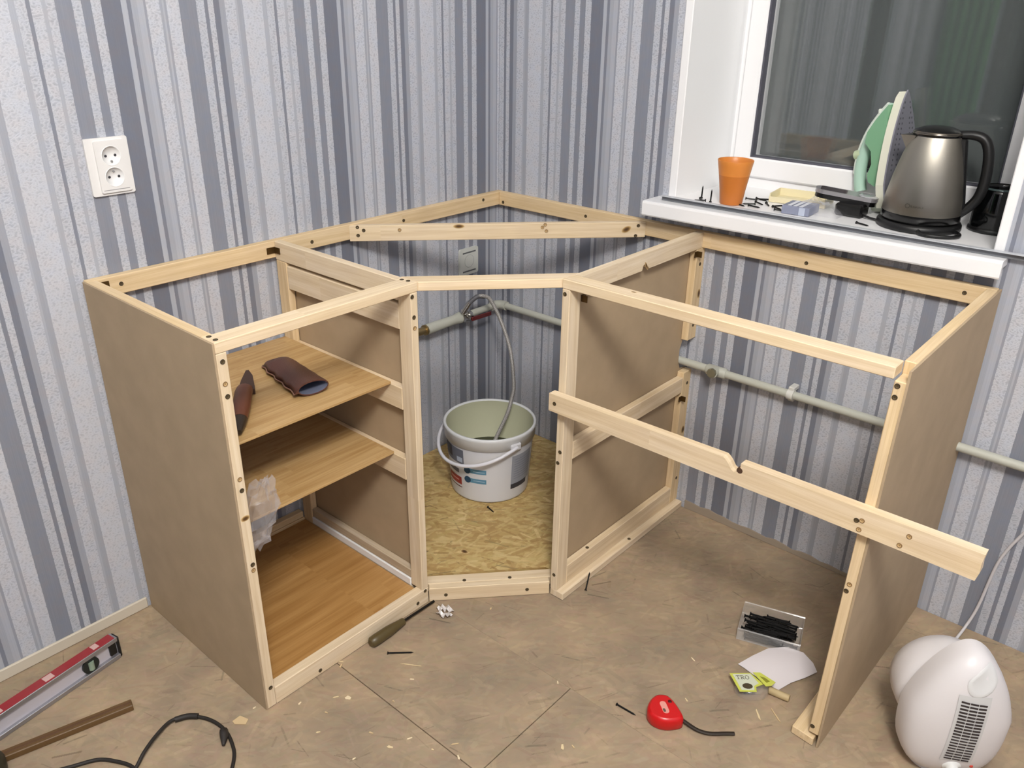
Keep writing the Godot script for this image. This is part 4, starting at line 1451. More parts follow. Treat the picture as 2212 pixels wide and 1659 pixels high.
	# --- wood chips and splinters
	var chips := [[0.496, 1.068, 0.016, 0.003, 0.6], [0.508, 1.075, 0.012, 0.004, 2.0], [0.593, 1.123, 0.013, 0.010, 0.3], [0.572, 1.139, 0.013, 0.003, 1.0], [0.591, 1.178, 0.008, 0.003, 0.2], [0.768, 1.108, 0.012, 0.003, 1.1], [0.755, 1.148, 0.013, 0.006, 0.4], [0.845, 1.057, 0.016, 0.0025, 0.9], [0.873, 1.075, 0.012, 0.004, 2.6], [1.009, 0.920, 0.014, 0.006, 2.2], [1.024, 0.905, 0.009, 0.003, 2.8], [1.080, 0.533, 0.014, 0.003, 2.7], [1.130, 0.648, 0.011, 0.003, 2.6], [0.479, 1.308, 0.030, 0.022, 0.4], [0.724, 1.213, 0.008, 0.003, 1.4], [0.621, 0.969, 0.050, 0.002, 0.55], [0.626, 0.713, 0.008, 0.004, 1.9], [0.896, 0.792, 0.009, 0.003, 2.3], [0.822, 1.096, 0.006, 0.003, 0.1], [0.671, 1.065, 0.006, 0.003, 0.1], [0.654, 0.997, 0.010, 0.003, 0.6], [1.262, 0.583, 0.030, 0.004, 2.3], [1.290, 0.560, 0.040, 0.003, 2.5], [0.470, 1.270, 0.008, 0.003, 1.5], [0.620, 1.22, 0.009, 0.003, 0.9], [0.70, 1.15, 0.010, 0.003, 0.3], [0.53, 1.20, 0.009, 0.004, 1.8]]
	var tone := [Color(0.86, 0.78, 0.62), Color(0.80, 0.70, 0.54), Color(0.90, 0.83, 0.70)]
	for i in chips.size():
		var c: Array = chips[i]
		st = begin()
		var a: float = c[4]
		var u := Vector3(cos(a), 0, -sin(a))
		var v := Vector3(sin(a), 0, cos(a))
		var po := PackedVector2Array([Vector2(-c[2] / 2, -c[3] * 0.3), Vector2(-c[2] * 0.2, -c[3] / 2), Vector2(c[2] / 2, -c[3] * 0.2), Vector2(c[2] * 0.42, c[3] * 0.4), Vector2(-c[2] * 0.3, c[3] / 2)])
		extrude(st, po, Vector3(0, 0.0016, 0), u, -v, 0.0013, Vector2.ZERO, Vector2.ONE)
		var o := part("wood_chip", st, mat(tone[i % 3], 0.7))
		o.position = Vector3(c[0], 0.0002, c[1])
		if i == 13:
			tag(o, "square flat wood offcut chip lying near the cord loop", "wood chip")
		elif i == 15:
			tag(o, "long pale splinter lying below the dark screw", "wood chip")
		else:
			tag(o, "small pale wood chip scattered on the dusty floor", "wood chip", "wood chips on the floor")
	# torn bit of white plastic film
	st = begin()
	var fr := RandomNumberGenerator.new()
	fr.seed = 5
	var gridp: Array = []
	for i in 7:
		var row: Array = []
		for k in 7:
			row.append(Vector3((i - 3) * 0.007, 0.002 + fr.randf() * 0.012, (k - 3) * 0.006))
		gridp.append(row)
	for i in 6:
		for k in 6:
			if (i + k) % 5 == 0 or (i == 0 and k > 3) or (i == 5 and k < 2):
				continue
			quad(st, gridp[i][k], gridp[i][k + 1], gridp[i + 1][k + 1], gridp[i + 1][k])
	var pf := part("plastic_scrap", st, mat(Color(0.86, 0.84, 0.83), 0.25))
	pf.position = Vector3(0.556, 0.0, 0.800)
	tag(pf, "crumpled scrap of shiny white film on the floor before the corner unit", "scrap")
	# --- tape measure
	var TM := thing("tape_measure", "red tape measure lying on its side on the floor with a dark wrist strap", "tape measure", Vector3(1.119, 0.0, 0.722), 0.0)
	var fx := Vector3(0.80, 0, -0.25).normalized()
	var fz := Vector3(-fx.z, 0, fx.x)
	var outline := PackedVector2Array([Vector2(0.040, 0.004), Vector2(0.038, 0.016), Vector2(0.018, 0.030), Vector2(0.0, 0.0345), Vector2(-0.018, 0.031), Vector2(-0.030, 0.020), Vector2(-0.034, 0.004), Vector2(-0.032, -0.014), Vector2(-0.024, -0.029), Vector2(-0.010, -0.036), Vector2(0.002, -0.034), Vector2(0.020, -0.020)])
	st = begin()
	var layers := [[0.0005, 0.93], [0.004, 1.0], [0.024, 1.0], [0.029, 0.94], [0.031, 0.84]]
	st.set_smooth_group(0)
	var fine := PackedVector2Array()
	for i in outline.size():
		var p0 := outline[(i - 1 + outline.size()) % outline.size()]
		var p1 := outline[i]
		var p2 := outline[(i + 1) % outline.size()]
		var p3 := outline[(i + 2) % outline.size()]
		for k in 3:
			fine.append(p1.cubic_interpolate(p2, p0, p3, k / 3.0))
	for i in layers.size() - 1:
		for k in fine.size():
			var k1 := (k + 1) % fine.size()
			var e := func(j: int, li: int) -> Vector3: return fx * fine[j].x * layers[li][1] + fz * fine[j].y * layers[li][1] + Vector3(0, layers[li][0], 0)
			quad(st, e.call(k1, i), e.call(k, i), e.call(k, i + 1), e.call(k1, i + 1))
	st.set_smooth_group(-1)
	var top := PackedVector2Array()
	for p in fine:
		top.append(Vector2(p.x, -p.y) * 0.84)
	extrude(st, top, Vector3(0, 0.031, 0), fx, -fz, 0.002, Vector2.ZERO, Vector2.ONE)
	part("case", st, M.red, TM)
	st = begin()
	extrude(st, rounded(0.032, 0.013, 0.006), Vector3(0.0, 0.0316, 0.001), (fx * 0.6 + fz * 0.9).normalized(), (-fz * 0.6 + fx * 0.9).normalized(), 0.001, Vector2.ZERO, Vector2.ONE)
	var sticker := part("sticker", st, mat(Color(0.88, 0.60, 0.56), 0.35), TM)
	st = begin()
	extrude(st, rounded(0.009, 0.005, 0.002), Vector3(0.004, 0.0319, 0.008), (fx * 0.6 + fz * 0.9).normalized(), (-fz * 0.6 + fx * 0.9).normalized(), 0.0006, Vector2.ZERO, Vector2.ONE)
	part("dark_print", st, mat(Color(0.34, 0.30, 0.26), 0.4), sticker)
	st = begin()
	lathe(st, [Vector2(0.0045, 0.0308), Vector2(0.004, 0.0318), Vector2(0.0015, 0.0312), Vector2(0, 0.0312)], 14, Transform3D(Basis.IDENTITY, fx * 0.006 - fz * 0.019))
	part("rivet", st, mat(Color(0.30, 0.02, 0.03), 0.4), TM)
	st = begin()
	box(st, Vector3(-0.034, 0.020, -0.010), Vector3(-0.024, 0.026, 0.004), 0.001)
	part("lock_button", st, mat(Color(0.20, 0.06, 0.05), 0.5), TM)
	st = begin()
	tube(st, smooth_path([Vector3(0.032, 0.010, -0.014), Vector3(0.050, 0.0075, -0.014), Vector3(0.072, 0.006, -0.015), Vector3(0.094, 0.006, -0.024), Vector3(0.116, 0.006, -0.044), Vector3(0.131, 0.006, -0.057)], 5), 0.0045, 8, 0.55)
	part("strap", st, mat(Color(0.15, 0.105, 0.06), 0.6), TM)
	# --- clear tray of black screws
	var tc := Vector3(1.172, 0.0, 0.338)
	var tu := Vector3(0.955, 0, -0.30).normalized()
	var tv := Vector3(-tu.z, 0, tu.x)
	var TR := thing("plastic_tray", "clear plastic tray half full of black screws, on the floor inside the right opening", "tray", tc)
	st = begin()
	var wl := 0.070
	var ww := 0.050
	plank(st, Vector3(0, 0.0012, 0), tu * (2 * wl), tv * (2 * ww), Vector3(0, 0.0016, 0), 0.0004)
	for sg in [-1.0, 1.0]:
		plank(st, tv * sg * (ww - 0.0008) + Vector3(0, 0.018, 0), tu * (2 * wl), tv * 0.0016, Vector3(0, 0.032, 0), 0.0004)
		plank(st, tu * sg * (wl - 0.0008) + Vector3(0, 0.018, 0), tu * 0.0016, tv * (2 * ww - 0.0034), Vector3(0, 0.032, 0), 0.0004)
		plank(st, tv * sg * (ww + 0.0012) + Vector3(0, 0.0335, 0), tu * (2 * wl), tv * 0.004, Vector3(0, 0.0014, 0), 0.0004)
	part("box", st, M.clear, TR)
	var sm := nail_mesh(0.056, 0.0026, 0.0050)
	var sr := RandomNumberGenerator.new()
	sr.seed = 17
	for i in 84:
		var lay_y := 0.0070 + 0.0048 * float(i / 17)
		var px := sr.randf_range(-0.066, 0.008)
		var pz := lerpf(-0.030, 0.044, (i % 17) / 16.0) + sr.randf_range(-0.002, 0.002)
		var ang := sr.randfn(0.0, 0.07)
		var dd := tu * cos(ang) + tv * sin(ang)
		var from := tc + tu * px + tv * pz + Vector3(0, lay_y, 0)
		if i % 2 == 0:
			lay("black_screw", sm, from, from + dd, "black screw lying in the clear plastic tray on the floor", "screw", "black screws in the clear tray")
		else:
			lay("black_screw", sm, from + dd * 0.058, from, "black screw lying in the clear plastic tray on the floor", "screw", "black screws in the clear tray")
	# --- sheet of paper, slightly curled
	st = begin()
	st.set_smooth_group(0)
	var pp := [[Vector3(1.163, 0.003, 0.480), Vector3(1.178, 0.008, 0.438), Vector3(1.196, 0.014, 0.400), Vector3(1.227, 0.015, 0.368)], [Vector3(1.180, 0.003, 0.482), Vector3(1.204, 0.013, 0.438), Vector3(1.232, 0.020, 0.398), Vector3(1.262, 0.016, 0.362)], [Vector3(1.215, 0.003, 0.490), Vector3(1.242, 0.012, 0.452), Vector3(1.270, 0.016, 0.412), Vector3(1.290, 0.010, 0.372)], [Vector3(1.264, 0.002, 0.492), Vector3(1.276, 0.004, 0.455), Vector3(1.294, 0.005, 0.420), Vector3(1.306, 0.004, 0.386)]]
	var up := Vector3(0, 0.0006, 0)
	for i in 3:
		for k in 3:
			quad(st, pp[i][k] + up, pp[i + 1][k] + up, pp[i + 1][k + 1] + up, pp[i][k + 1] + up)
			quad(st, pp[i][k], pp[i][k + 1], pp[i + 1][k + 1], pp[i + 1][k])
	var pm := mat(Color(0.87, 0.845, 0.855), 0.8)
	var paper := part("paper_sheet", st, pm)
	tag(paper, "creased sheet of white paper on the floor in front of the screw tray", "paper")
	# --- blister pack with a yellow-green card
	var BP := thing("blister_pack", "opened blister pack with a yellow-green card and clear bubble on the floor", "package", Vector3(1.214, 0.0, 0.534))
	var bx := Vector3(0.76, 0, -0.65)
	var bz := Vector3(-bx.z, 0, bx.x)
	bx = bx.normalized()
	bz = bz.normalized()
	var card := func(called: String, o: PackedVector2Array, y: float, m: Material, par: Node, th := 0.001) -> MeshInstance3D:
		var s2 := begin()
		var oo := PackedVector2Array()
		for p in o:
			oo.append(Vector2(p.x, -p.y))
		extrude(s2, oo, Vector3(0, y, 0), bx, -bz, th, Vector2.ZERO, Vector2.ONE)
		return part(called, s2, m, par)
	var yg := mat(Color(0.80, 0.82, 0.36), 0.35)
	var cd: MeshInstance3D = card.call("card", PackedVector2Array([Vector2(-0.036, -0.026), Vector2(0.010, -0.028), Vector2(0.030, 0.004), Vector2(0.012, 0.012), Vector2(0.010, 0.026), Vector2(-0.026, 0.026)]), 0.022, yg, BP)
	card.call("white_field", PackedVector2Array([Vector2(-0.030, -0.023), Vector2(0.009, -0.025), Vector2(0.020, 0.002), Vector2(0.008, 0.010), Vector2(0.006, 0.022), Vector2(-0.021, 0.022)]), 0.0226, mat(Color(0.82, 0.84, 0.76), 0.3), cd, 0.0005)
	card.call("dark_picture", ngon(14, 0.011, 0.008, Vector2(-0.006, 0.011)), 0.0231, mat(Color(0.30, 0.26, 0.18), 0.3), cd, 0.0004)
	card.call("flap", PackedVector2Array([Vector2(0.014, -0.026), Vector2(0.030, -0.026), Vector2(0.056, 0.002), Vector2(0.044, 0.012), Vector2(0.032, 0.014)]), 0.026, yg, BP)
	card.call("flap_picture", PackedVector2Array([Vector2(0.026, -0.014), Vector2(0.036, -0.010), Vector2(0.044, 0.000), Vector2(0.036, 0.004)]), 0.0265, mat(Color(0.55, 0.55, 0.16), 0.35), BP, 0.0004)
	var tm := TextMesh.new()
	tm.text = "TRO"
	tm.font_size = 16
	tm.pixel_size = 0.0009
	tm.depth = 0.0004
	var sf := SystemFont.new()
	sf.font_names = PackedStringArray(["Droid Serif"])
	tm.font = sf
	tm.material = mat(Color(0.45, 0.44, 0.38), 0.5)
	instance("lettering", tm, Transform3D(Basis(bx, -bz, Vector3.UP), Vector3(0, 0.0232, 0) + bx * -0.010 - bz * 0.013), cd)
	st = begin()
	lathe(st, [Vector2(0.036, 0.001), Vector2(0.037, 0.004), Vector2(0.034, 0.018), Vector2(0.031, 0.0205), Vector2(0.0, 0.0205)], 22, Transform3D(Basis(bx * 1.0, Vector3.UP, bz * 0.72), bx * 0.006 + bz * 0.005))
	part("bubble", st, M.clear, BP)
	var bs := RandomNumberGenerator.new()
	bs.seed = 3
	var bm := nail_mesh(0.022, 0.0016, 0.0032)
	for i in 14:
		var p := Vector3(1.214, 0.005 + 0.003 * float(i / 5), 0.534) + bx * bs.randf_range(-0.006, 0.016) + bz * bs.randf_range(-0.008, 0.016)
		var an := bs.randf() * TAU
		lay("small_screw", bm, p, p + Vector3(cos(an), 0, sin(an)), "small dark screw inside the blister pack bubble", "screw", "small screws in the blister pack")
	# --- wooden dowel
	st = begin()
	tube(st, [Vector3(1.250, 0.0085, 0.512), Vector3(1.252, 0.0085, 0.511), Vector3(1.292, 0.0085, 0.505), Vector3(1.294, 0.0085, 0.5048)], [0.0065, 0.008, 0.008, 0.0068], 14)
	var dw := part("wooden_dowel", st, mat(Color(0.74, 0.66, 0.50), 0.6))
	tag(dw, "short stub of round wooden dowel beside the blister pack", "dowel")


func build_heater() -> void:
	var n := Vector3(0.55, 0, 0.83).normalized()  # out of the back
	var u := Vector3(n.z, 0, -n.x)
	var O := Vector3(1.568, 0.0, 0.440)
	var W := thing("fan_heater", "white rounded fan heater standing on the floor, its slotted back towards us", "heater", O)
	var white := mat(Color(0.86, 0.845, 0.85), 0.38)
	# outline of the shell: a drop, wide low, in (u, y)
	var outline := func(a: float, s: float) -> Vector2:
		var c := cos(a)
		var sn := sin(a)
		var ex := 1.0 if sn > 0.0 else 0.62
		var w := 0.094 * (1.0 - 0.30 * maxf(0.0, sn) - 0.05 * maxf(0.0, -sn))
		return Vector2(w * signf(c) * pow(absf(c), ex) * s, 0.1475 + 0.1465 * signf(sn) * pow(absf(sn), ex) * s)
	var shell_at := func(a: float, d: float) -> Vector3:
		# d from 0 (rim) to 1 (crown of the back)
		var s := sqrt(maxf(0.0, 1.0 - pow(d, 4.2)))
		var o: Vector2 = outline.call(a, s)
		return u * o.x + Vector3(0, o.y, 0) + n * (0.078 * d)
	var seg := 44
	var st := begin()
	st.set_smooth_group(0)
	var ds := [0.0, 0.12, 0.28, 0.44, 0.58, 0.70, 0.80, 0.88, 0.94, 0.975, 1.0]
	for i in ds.size() - 1:
		for k in seg:
			var a0 := TAU * k / seg
			var a1 := TAU * ((k + 1) % seg) / seg
			var q := [shell_at.call(a0, ds[i]), shell_at.call(a1, ds[i]), shell_at.call(a1, ds[i + 1]), shell_at.call(a0, ds[i + 1])]
			if i == ds.size() - 2:
				tri(st, q[0], q[1], q[2])
			else:
				quad(st, q[0], q[1], q[2], q[3])
	# groove and front drum
	var drum := func(a: float, s: float, d: float) -> Vector3: return u * (0.086 * cos(a) * s - 0.012) + Vector3(0, 0.150 + 0.092 * sin(a) * s, 0) + n * d
	part("back_shell", st, white, W)
	st = begin()
	st.set_smooth_group(0)
	var rings := [[0.80, 0.002], [0.93, -0.008], [1.0, -0.024], [1.0, -0.052], [0.95, -0.072], [0.82, -0.084], [0.0, -0.086]]
	for i in rings.size() - 1:
		for k in seg:
			var a0 := TAU * k / seg
			var a1 := TAU * ((k + 1) % seg) / seg
			var q := [drum.call(a0, rings[i][0], rings[i][1]), drum.call(a1, rings[i][0], rings[i][1]), drum.call(a1, rings[i + 1][0], rings[i + 1][1]), drum.call(a0, rings[i + 1][0], rings[i + 1][1])]
			if i == rings.size() - 2:
				tri(st, q[0], q[2], q[1])
			else:
				quad(st, q[0], q[3], q[2], q[1])
	part("front_drum", st, white, W)
	# foot
	st = begin()
	lathe(st, [Vector2(0, 0.0005), Vector2(0.055, 0.0005), Vector2(0.056, 0.003), Vector2(0.05, 0.010), Vector2(0.0, 0.012)], 32, Transform3D(Basis(u, Vector3.UP, n * 0.8), n * 0.006))
	part("foot", st, white, W)
	# raised vent column with its slots, handle recess above and knob below
	var col := func(y: float, off: float, lift: float) -> Vector3:
		# a point on the back at height y, off across; found by solving the shell for d
		var lo := 0.0
		var hi := 1.0
		for it in 26:
			var m := (lo + hi) / 2
			var s := sqrt(maxf(0.0, 1.0 - pow(m, 4.2)))
			var yy := (y - 0.1475) / 0.1465
			var w := 0.094 * (1.0 - 0.30 * maxf(0.0, yy) - 0.05 * maxf(0.0, -yy))
			var ex := 2.0 if yy > 0.0 else 3.2
			var rr := pow(pow(absf(off) / w, ex) + pow(absf(yy), ex), 1.0 / ex)
			if rr < s:
				lo = m
			else:
				hi = m
		return u * off + Vector3(0, y, 0) + n * (0.078 * lo + lift)
	var slot_m := mat(Color(0.20, 0.17, 0.17), 0.7)
	var rib_m := mat(Color(0.80, 0.80, 0.80), 0.45)
	st = begin()
	st.set_smooth_group(0)
	for i in 16:
		for k in 4:
			var ya := lerpf(0.064, 0.224, i / 16.0)
			var yb := lerpf(0.064, 0.224, (i + 1) / 16.0)
			var xa := -0.028 + 0.014 * k
			quad(st, col.call(ya, xa, 0.0012), col.call(ya, xa + 0.014, 0.0012), col.call(yb, xa + 0.014, 0.0012), col.call(yb, xa, 0.0012))
	var vp := part("vent_panel", st, rib_m, W)
	for i in 20:
		var yy := lerpf(0.070, 0.209, i / 19.0)
		for k in 3:
			var xa := -0.0225 + 0.0155 * k
			var A: Vector3 = col.call(yy - xa * 0.10, xa, 0.0018)
			var B: Vector3 = col.call(yy - (xa + 0.0138) * 0.10, xa + 0.0138, 0.0018)
			st = begin()
			var thick := 0.0036 if i > 8 else 0.0026
			plank(st, (A + B) / 2, B - A, Vector3(0, thick, 0), n * 0.0012, 0.0002)
			part("vent_slot", st, slot_m, vp)
	# handle recess: a leaf-shaped hollow near the top
	st = begin()
	st.set_smooth_group(0)
	var leafc: Vector3 = col.call(0.205, 0.012, 0.001)
	for k in 20:
		var a0 := TAU * k / 20
		var a1 := TAU * (k + 1) / 20
		var e := func(t: float, s: float, lift: float) -> Vector3: return col.call(clampf(0.252 + 0.030 * sin(t) * s, 0.02, 0.291), 0.010 + 0.026 * cos(t) * s * (1.0 - 0.45 * maxf(0, sin(t))) + 0.008 * sin(t) * s, lift)
		quad(st, e.call(a0, 1.0, 0.0004), e.call(a1, 1.0, 0.0004), e.call(a1, 0.86, 0.0022), e.call(a0, 0.86, 0.0022))
		quad(st, e.call(a0, 0.86, 0.0022), e.call(a1, 0.86, 0.0022), e.call(a1, 0.7, 0.0006), e.call(a0, 0.7, 0.0006))
		tri(st, e.call(a0, 0.7, 0.0006), e.call(a1, 0.7, 0.0006), col.call(0.252, 0.010, 0.0004))
	part("handle_recess", st, mat(Color(0.83, 0.83, 0.83), 0.4), W)
	# knob
	var kc: Vector3 = col.call(0.044, 0.0, -0.001)
	st = begin()
	var kb := Transform3D(Basis(u, (n * 0.75 - Vector3.UP * 0.35).normalized(), Vector3.ZERO), kc)
	var ky := (n * 0.85 - Vector3.UP * 0.15).normalized()
	var kx := u
	kb = Transform3D(Basis(kx, ky, kx.cross(ky)), kc)
	lathe(st, [Vector2(0.017, -0.004), Vector2(0.0165, 0.003), Vector2(0.011, 0.004), Vector2(0.010, 0.018), Vector2(0.008, 0.020), Vector2(0, 0.020)], 20, kb)
	part("thermostat_knob", st, mat(Color(0.90, 0.90, 0.89), 0.25), W)
	st = begin()
	lathe(st, [Vector2(0.0035, 0), Vector2(0.003, 0.0012), Vector2(0, 0.0014)], 10, Transform3D(Basis(kx, ky, kx.cross(ky)), col.call(0.050, 0.034, 0.0004)))
	part("indicator_light", st, mat(Color(0.80, 0.25, 0.20), 0.3), W)
	# its cord climbing behind it towards the right
	st = begin()
	var off := -O
	var cp: Array = []
	for p in [Vector3(1.515, 0.03, 0.285), Vector3(1.505, 0.012, 0.22), Vector3(1.502, 0.006, 0.12), Vector3(1.512, 0.02, 0.04), Vector3(1.524, 0.08, 0.018), Vector3(1.533, 0.194, 0.015), Vector3(1.545, 0.250, 0.015), Vector3(1.566, 0.308, 0.015), Vector3(1.62, 0.44, 0.015), Vector3(1.66, 0.6, 0.012)]:
		cp.append(p + off)
	tube(st, smooth_path(cp, 5), 0.0034, 8)
	part("cord", st, mat(Color(0.80, 0.79, 0.80), 0.45), W)
	# where it is plugged in
	var S := thing("wall_socket", "white wall socket right of the window wall pipe with the heater cord in it", "socket", Vector3(1.66, 0.62, 0.0005))
	st = begin()
	extrude(st, rounded(0.08, 0.08, 0.006), Vector3(0, 0, 0.009), Vector3(1, 0, 0), Vector3(0, 1, 0), 0.009, Vector2.ZERO, Vector2.ONE)
	part("plate", st, M.white_plastic, S)
	st = begin()
	tube(st, [Vector3(0, 0, 0.009), Vector3(0, 0, 0.030)], 0.018, 18)
	part("plug", st, M.white_plastic, S)


# ---------------------------------------------------------------- on the sill

func build_sill_things() -> void:
	var st: SurfaceTool
	var Y := 0.8862
	# --- edging strip lying along the sill and past its end
	var a := Vector3(0.600, Y, 0.040)
	var b := Vector3(1.60, Y, 0.0085)
	var d := (b - a).normalized()
	var s := Vector3(-d.z, 0, d.x)
	var E := thing("edging_strip", "long thin grey edging strip lying along the window sill and past its right end", "strip", a)
	st = begin()
	plank(st, (b - a) / 2 + Vector3(0, 0.006, 0), b - a, Vector3(0, 0.012, 0), s * 0.003, 0.0006)
	part("front_flange", st, mat(Color(0.44, 0.45, 0.47), 0.4), E)
	st = begin()
	plank(st, (b - a) / 2 + Vector3(0, 0.0124, 0) + s * 0.0055, b - a, s * 0.014, Vector3(0, 0.0018, 0), 0.0005)
	part("top_flange", st, mat(Color(0.74, 0.75, 0.77), 0.35), E)
	# --- orange cup
	var C := thing("drinking_cup", "tall orange plastic tumbler standing on the window sill", "cup", Vector3(0.747, Y, -0.048))
	st = begin()
	lathe(st, [Vector2(0, 0.0005), Vector2(0.0265, 0.0005)], 40, Transform3D.IDENTITY, false)
	lathe(st, [Vector2(0.0265, 0.0005), Vector2(0.028, 0.003), Vector2(0.0318, 0.035), Vector2(0.0358, 0.060), Vector2(0.0378, 0.072)], 40)
	lathe(st, [Vector2(0.0365, 0.072), Vector2(0.0345, 0.060), Vector2(0.0304, 0.035), Vector2(0.026, 0.004), Vector2(0, 0.003)], 40)
	part("body", st, M.orange, C)
	st = begin()
	lathe(st, [Vector2(0.0378, 0.072), Vector2(0.0396, 0.083), Vector2(0.0422, 0.097), Vector2(0.044, 0.1075), Vector2(0.0436, 0.1085), Vector2(0.0428, 0.1075), Vector2(0.0410, 0.097), Vector2(0.0384, 0.083), Vector2(0.0365, 0.072)], 40)
	var band := mat(Color(0.85, 0.53, 0.23), 0.38)
	band.backlight_enabled = true
	band.backlight = Color(0.26, 0.13, 0.03)
	part("upper_band", st, band, C, "lighter translucent upper part of the tumbler")
	# --- loose screws round the cup
	var sm := nail_mesh(0.032, 0.0019, 0.0036)
	var ps := [[0.760, -0.045, 0.2, 0], [0.800, -0.075, 2.7, 0], [0.790, -0.100, 0.5, 0], [0.815, -0.107, 0.9, 0], [0.752, -0.120, -0.4, 0], [0.772, -0.140, 0.1, 0], [0.805, -0.150, 2.9, 0], [0.845, -0.080, 0.4, 0], [0.862, -0.110, 2.4, 0], [0.795, -0.050, 0.0, 0], [0.668, -0.035, 0.8, 0], [1.060, -0.060, 0.2, 0], [0.690, -0.022, 2.7, 0], [0.862, -0.052, -0.3, 0], [0.664, -0.048, 0.0, 1], [0.704, -0.022, 0.0, 1]]
	for i in ps.size():
		var q: Array = ps[i]
		var p := Vector3(q[0], Y + 0.0032, q[1])
		if q[3] == 1:
			lay("loose_screw", sm, p + Vector3(0, -0.001, 0), p + Vector3(0.03, 1.0, 0.02), "small dark screw standing on its head on the window sill left of the cup", "screw", "screws standing on the sill")
		elif i == 11:
			lay("loose_screw", sm, p, p + Vector3(cos(q[2]), -0.06, sin(q[2])), "small dark screw lying on the sill below the black charger block", "screw")
		else:
			lay("loose_screw", sm, p, p + Vector3(cos(q[2]), -0.06, sin(q[2])), "small dark screw scattered on the window sill round the orange cup", "screw", "loose screws on the sill")
	# --- cream box lid lying open side up
	var K := thing("cream_tray", "shallow cream cardboard lid lying on the sill behind the screws", "box", Vector3(0.870, Y, -0.190), 0.14)
	st = begin()
	box(st, Vector3(-0.07, 0.0005, -0.045), Vector3(0.07, 0.003, 0.045), 0.0005)
	for q in [[Vector3(-0.07, 0.003, -0.045), Vector3(0.07, 0.022, -0.042)], [Vector3(-0.07, 0.003, 0.042), Vector3(0.07, 0.014, 0.045)], [Vector3(-0.07, 0.003, -0.042), Vector3(-0.067, 0.022, 0.042)], [Vector3(0.067, 0.003, -0.042), Vector3(0.07, 0.022, 0.042)]]:
		box(st, q[0], q[1], 0.0005)
	part("lid", st, mat(Color(0.90, 0.86, 0.72), 0.6), K)
	# --- crumpled clear bag over the box and the lid
	st = begin()
	var nz := fbm(95, 16.0, 2)
	var pts: Array = []
	for i in 17:
		var row: Array = []
		for k in 13:
			var x := lerpf(-0.062, 0.062, i / 16.0)
			var z := lerpf(-0.05, 0.05, k / 12.0)
			var e := (1.0 - pow(absf(x) / 0.062, 3.0)) * (1.0 - pow(absf(z) / 0.05, 3.0))
			var h := 0.0015 + e * (0.024 + 0.016 * nz.get_noise_2d(x * 1.1, z * 1.4)) + e * 0.004 * nz.get_noise_2d(x * 5.0, z * 5.0)
			row.append(Vector3(x, h, z))
		pts.append(row)
	for i in 16:
		for k in 12:
			quad(st, pts[i][k], pts[i][k + 1], pts[i + 1][k + 1], pts[i + 1][k])
	var bag := part("plastic_bag", st, M.film)
	bag.position = Vector3(0.948, Y, -0.120)
	tag(bag, "crumpled clear plastic wrap between the cream lid and the grey box on the sill", "bag")
	# --- small grey box
	var G := thing("small_box", "small grey cardboard box with white stripes on its lid, on the sill", "box", Vector3(0.917, Y, -0.075), 0.0)
	var gu := Vector3(0.066, 0, -0.006)
	var gv := Vector3(-0.004, 0, -0.07)
	st = begin()
	plank(st, Vector3(0, 0.0105, 0), gu, gv, Vector3(0, 0.020, 0), 0.0008)
	part("carton", st, mat(Color(0.52, 0.54, 0.62), 0.5), G)
	for k in 3:
		st = begin()
		plank(st, Vector3(-0.017 + k * 0.014, 0.0208, 0.0), gu * 0.13, gv * 0.9, Vector3(0, 0.0008, 0), 0.0002)
		part("stripe", st, mat(Color(0.86, 0.87, 0.90), 0.4), G)
	st = begin()
	plank(st, Vector3(0.018, 0.010, 0.0345), gu * 0.22, Vector3(0, 0.019, 0), Vector3(0, 0, 0.0008), 0.0002)
	part("end_label", st, mat(Color(0.70, 0.73, 0.80), 0.4), G)
	# --- black charger block with the handset lying on it
	st = begin()
	box(st, Vector3(-0.033, 0.0005, -0.024), Vector3(0.033, 0.030, 0.024), 0.005)
	var ch := part("charger_block", st, M.black_gloss)
	ch.position = Vector3(1.018, Y, -0.135)
	tag(ch, "black plastic charger block under the silver handset on the sill", "charger")
	st = begin()
	tube(st, smooth_path([Vector3(0.030, 0.008, 0.01), Vector3(0.050, 0.005, 0.015), Vector3(0.075, 0.004, 0.022)], 4), 0.0028, 8)
	part("cable", st, M.black, ch)
	var P := thing("handset", "silver and black telephone handset resting on the black charger block on the sill", "telephone", Vector3(0.995, Y + 0.0405, -0.148))
	P.rotation = Vector3(0.05, 0.30, -0.10)
	st = begin()
	extrude(st, rounded(0.145, 0.046, 0.020, 6), Vector3(0, 0.010, 0), Vector3(1, 0, 0), Vector3(0, 0, -1), 0.009, Vector2.ZERO, Vector2.ONE)
	part("front_cover", st, mat(Color(0.62, 0.61, 0.62), 0.3, 0.5), P)
	st = begin()
	extrude(st, rounded(0.142, 0.044, 0.020, 6), Vector3(0, 0.002, 0), Vector3(1, 0, 0), Vector3(0, 0, -1), 0.012, Vector2.ZERO, Vector2.ONE)
	part("back_cover", st, M.black_gloss, P)
	st = begin()
	extrude(st, rounded(0.062, 0.036, 0.006), Vector3(-0.030, 0.0102, 0), Vector3(1, 0, 0), Vector3(0, 0, -1), 0.002, Vector2.ZERO, Vector2.ONE)
	part("display", st, mat(Color(0.24, 0.20, 0.21), 0.15), P)
	st = begin()
	lathe(st, [Vector2(0.022, 0.004), Vector2(0.021, 0.0105), Vector2(0.014, 0.0125), Vector2(0, 0.0125)], 24, Transform3D(Basis.IDENTITY, Vector3(0.049, 0, 0)))
	part("earpiece", st, mat(Color(0.80, 0.80, 0.82), 0.2, 0.6), P)
	# --- steam iron standing on its heel
	var sn := Vector3(0.945, 0, 0.325).normalized()   # sole faces this way
	var su := Vector3(sn.z, 0, -sn.x)               # across the sole
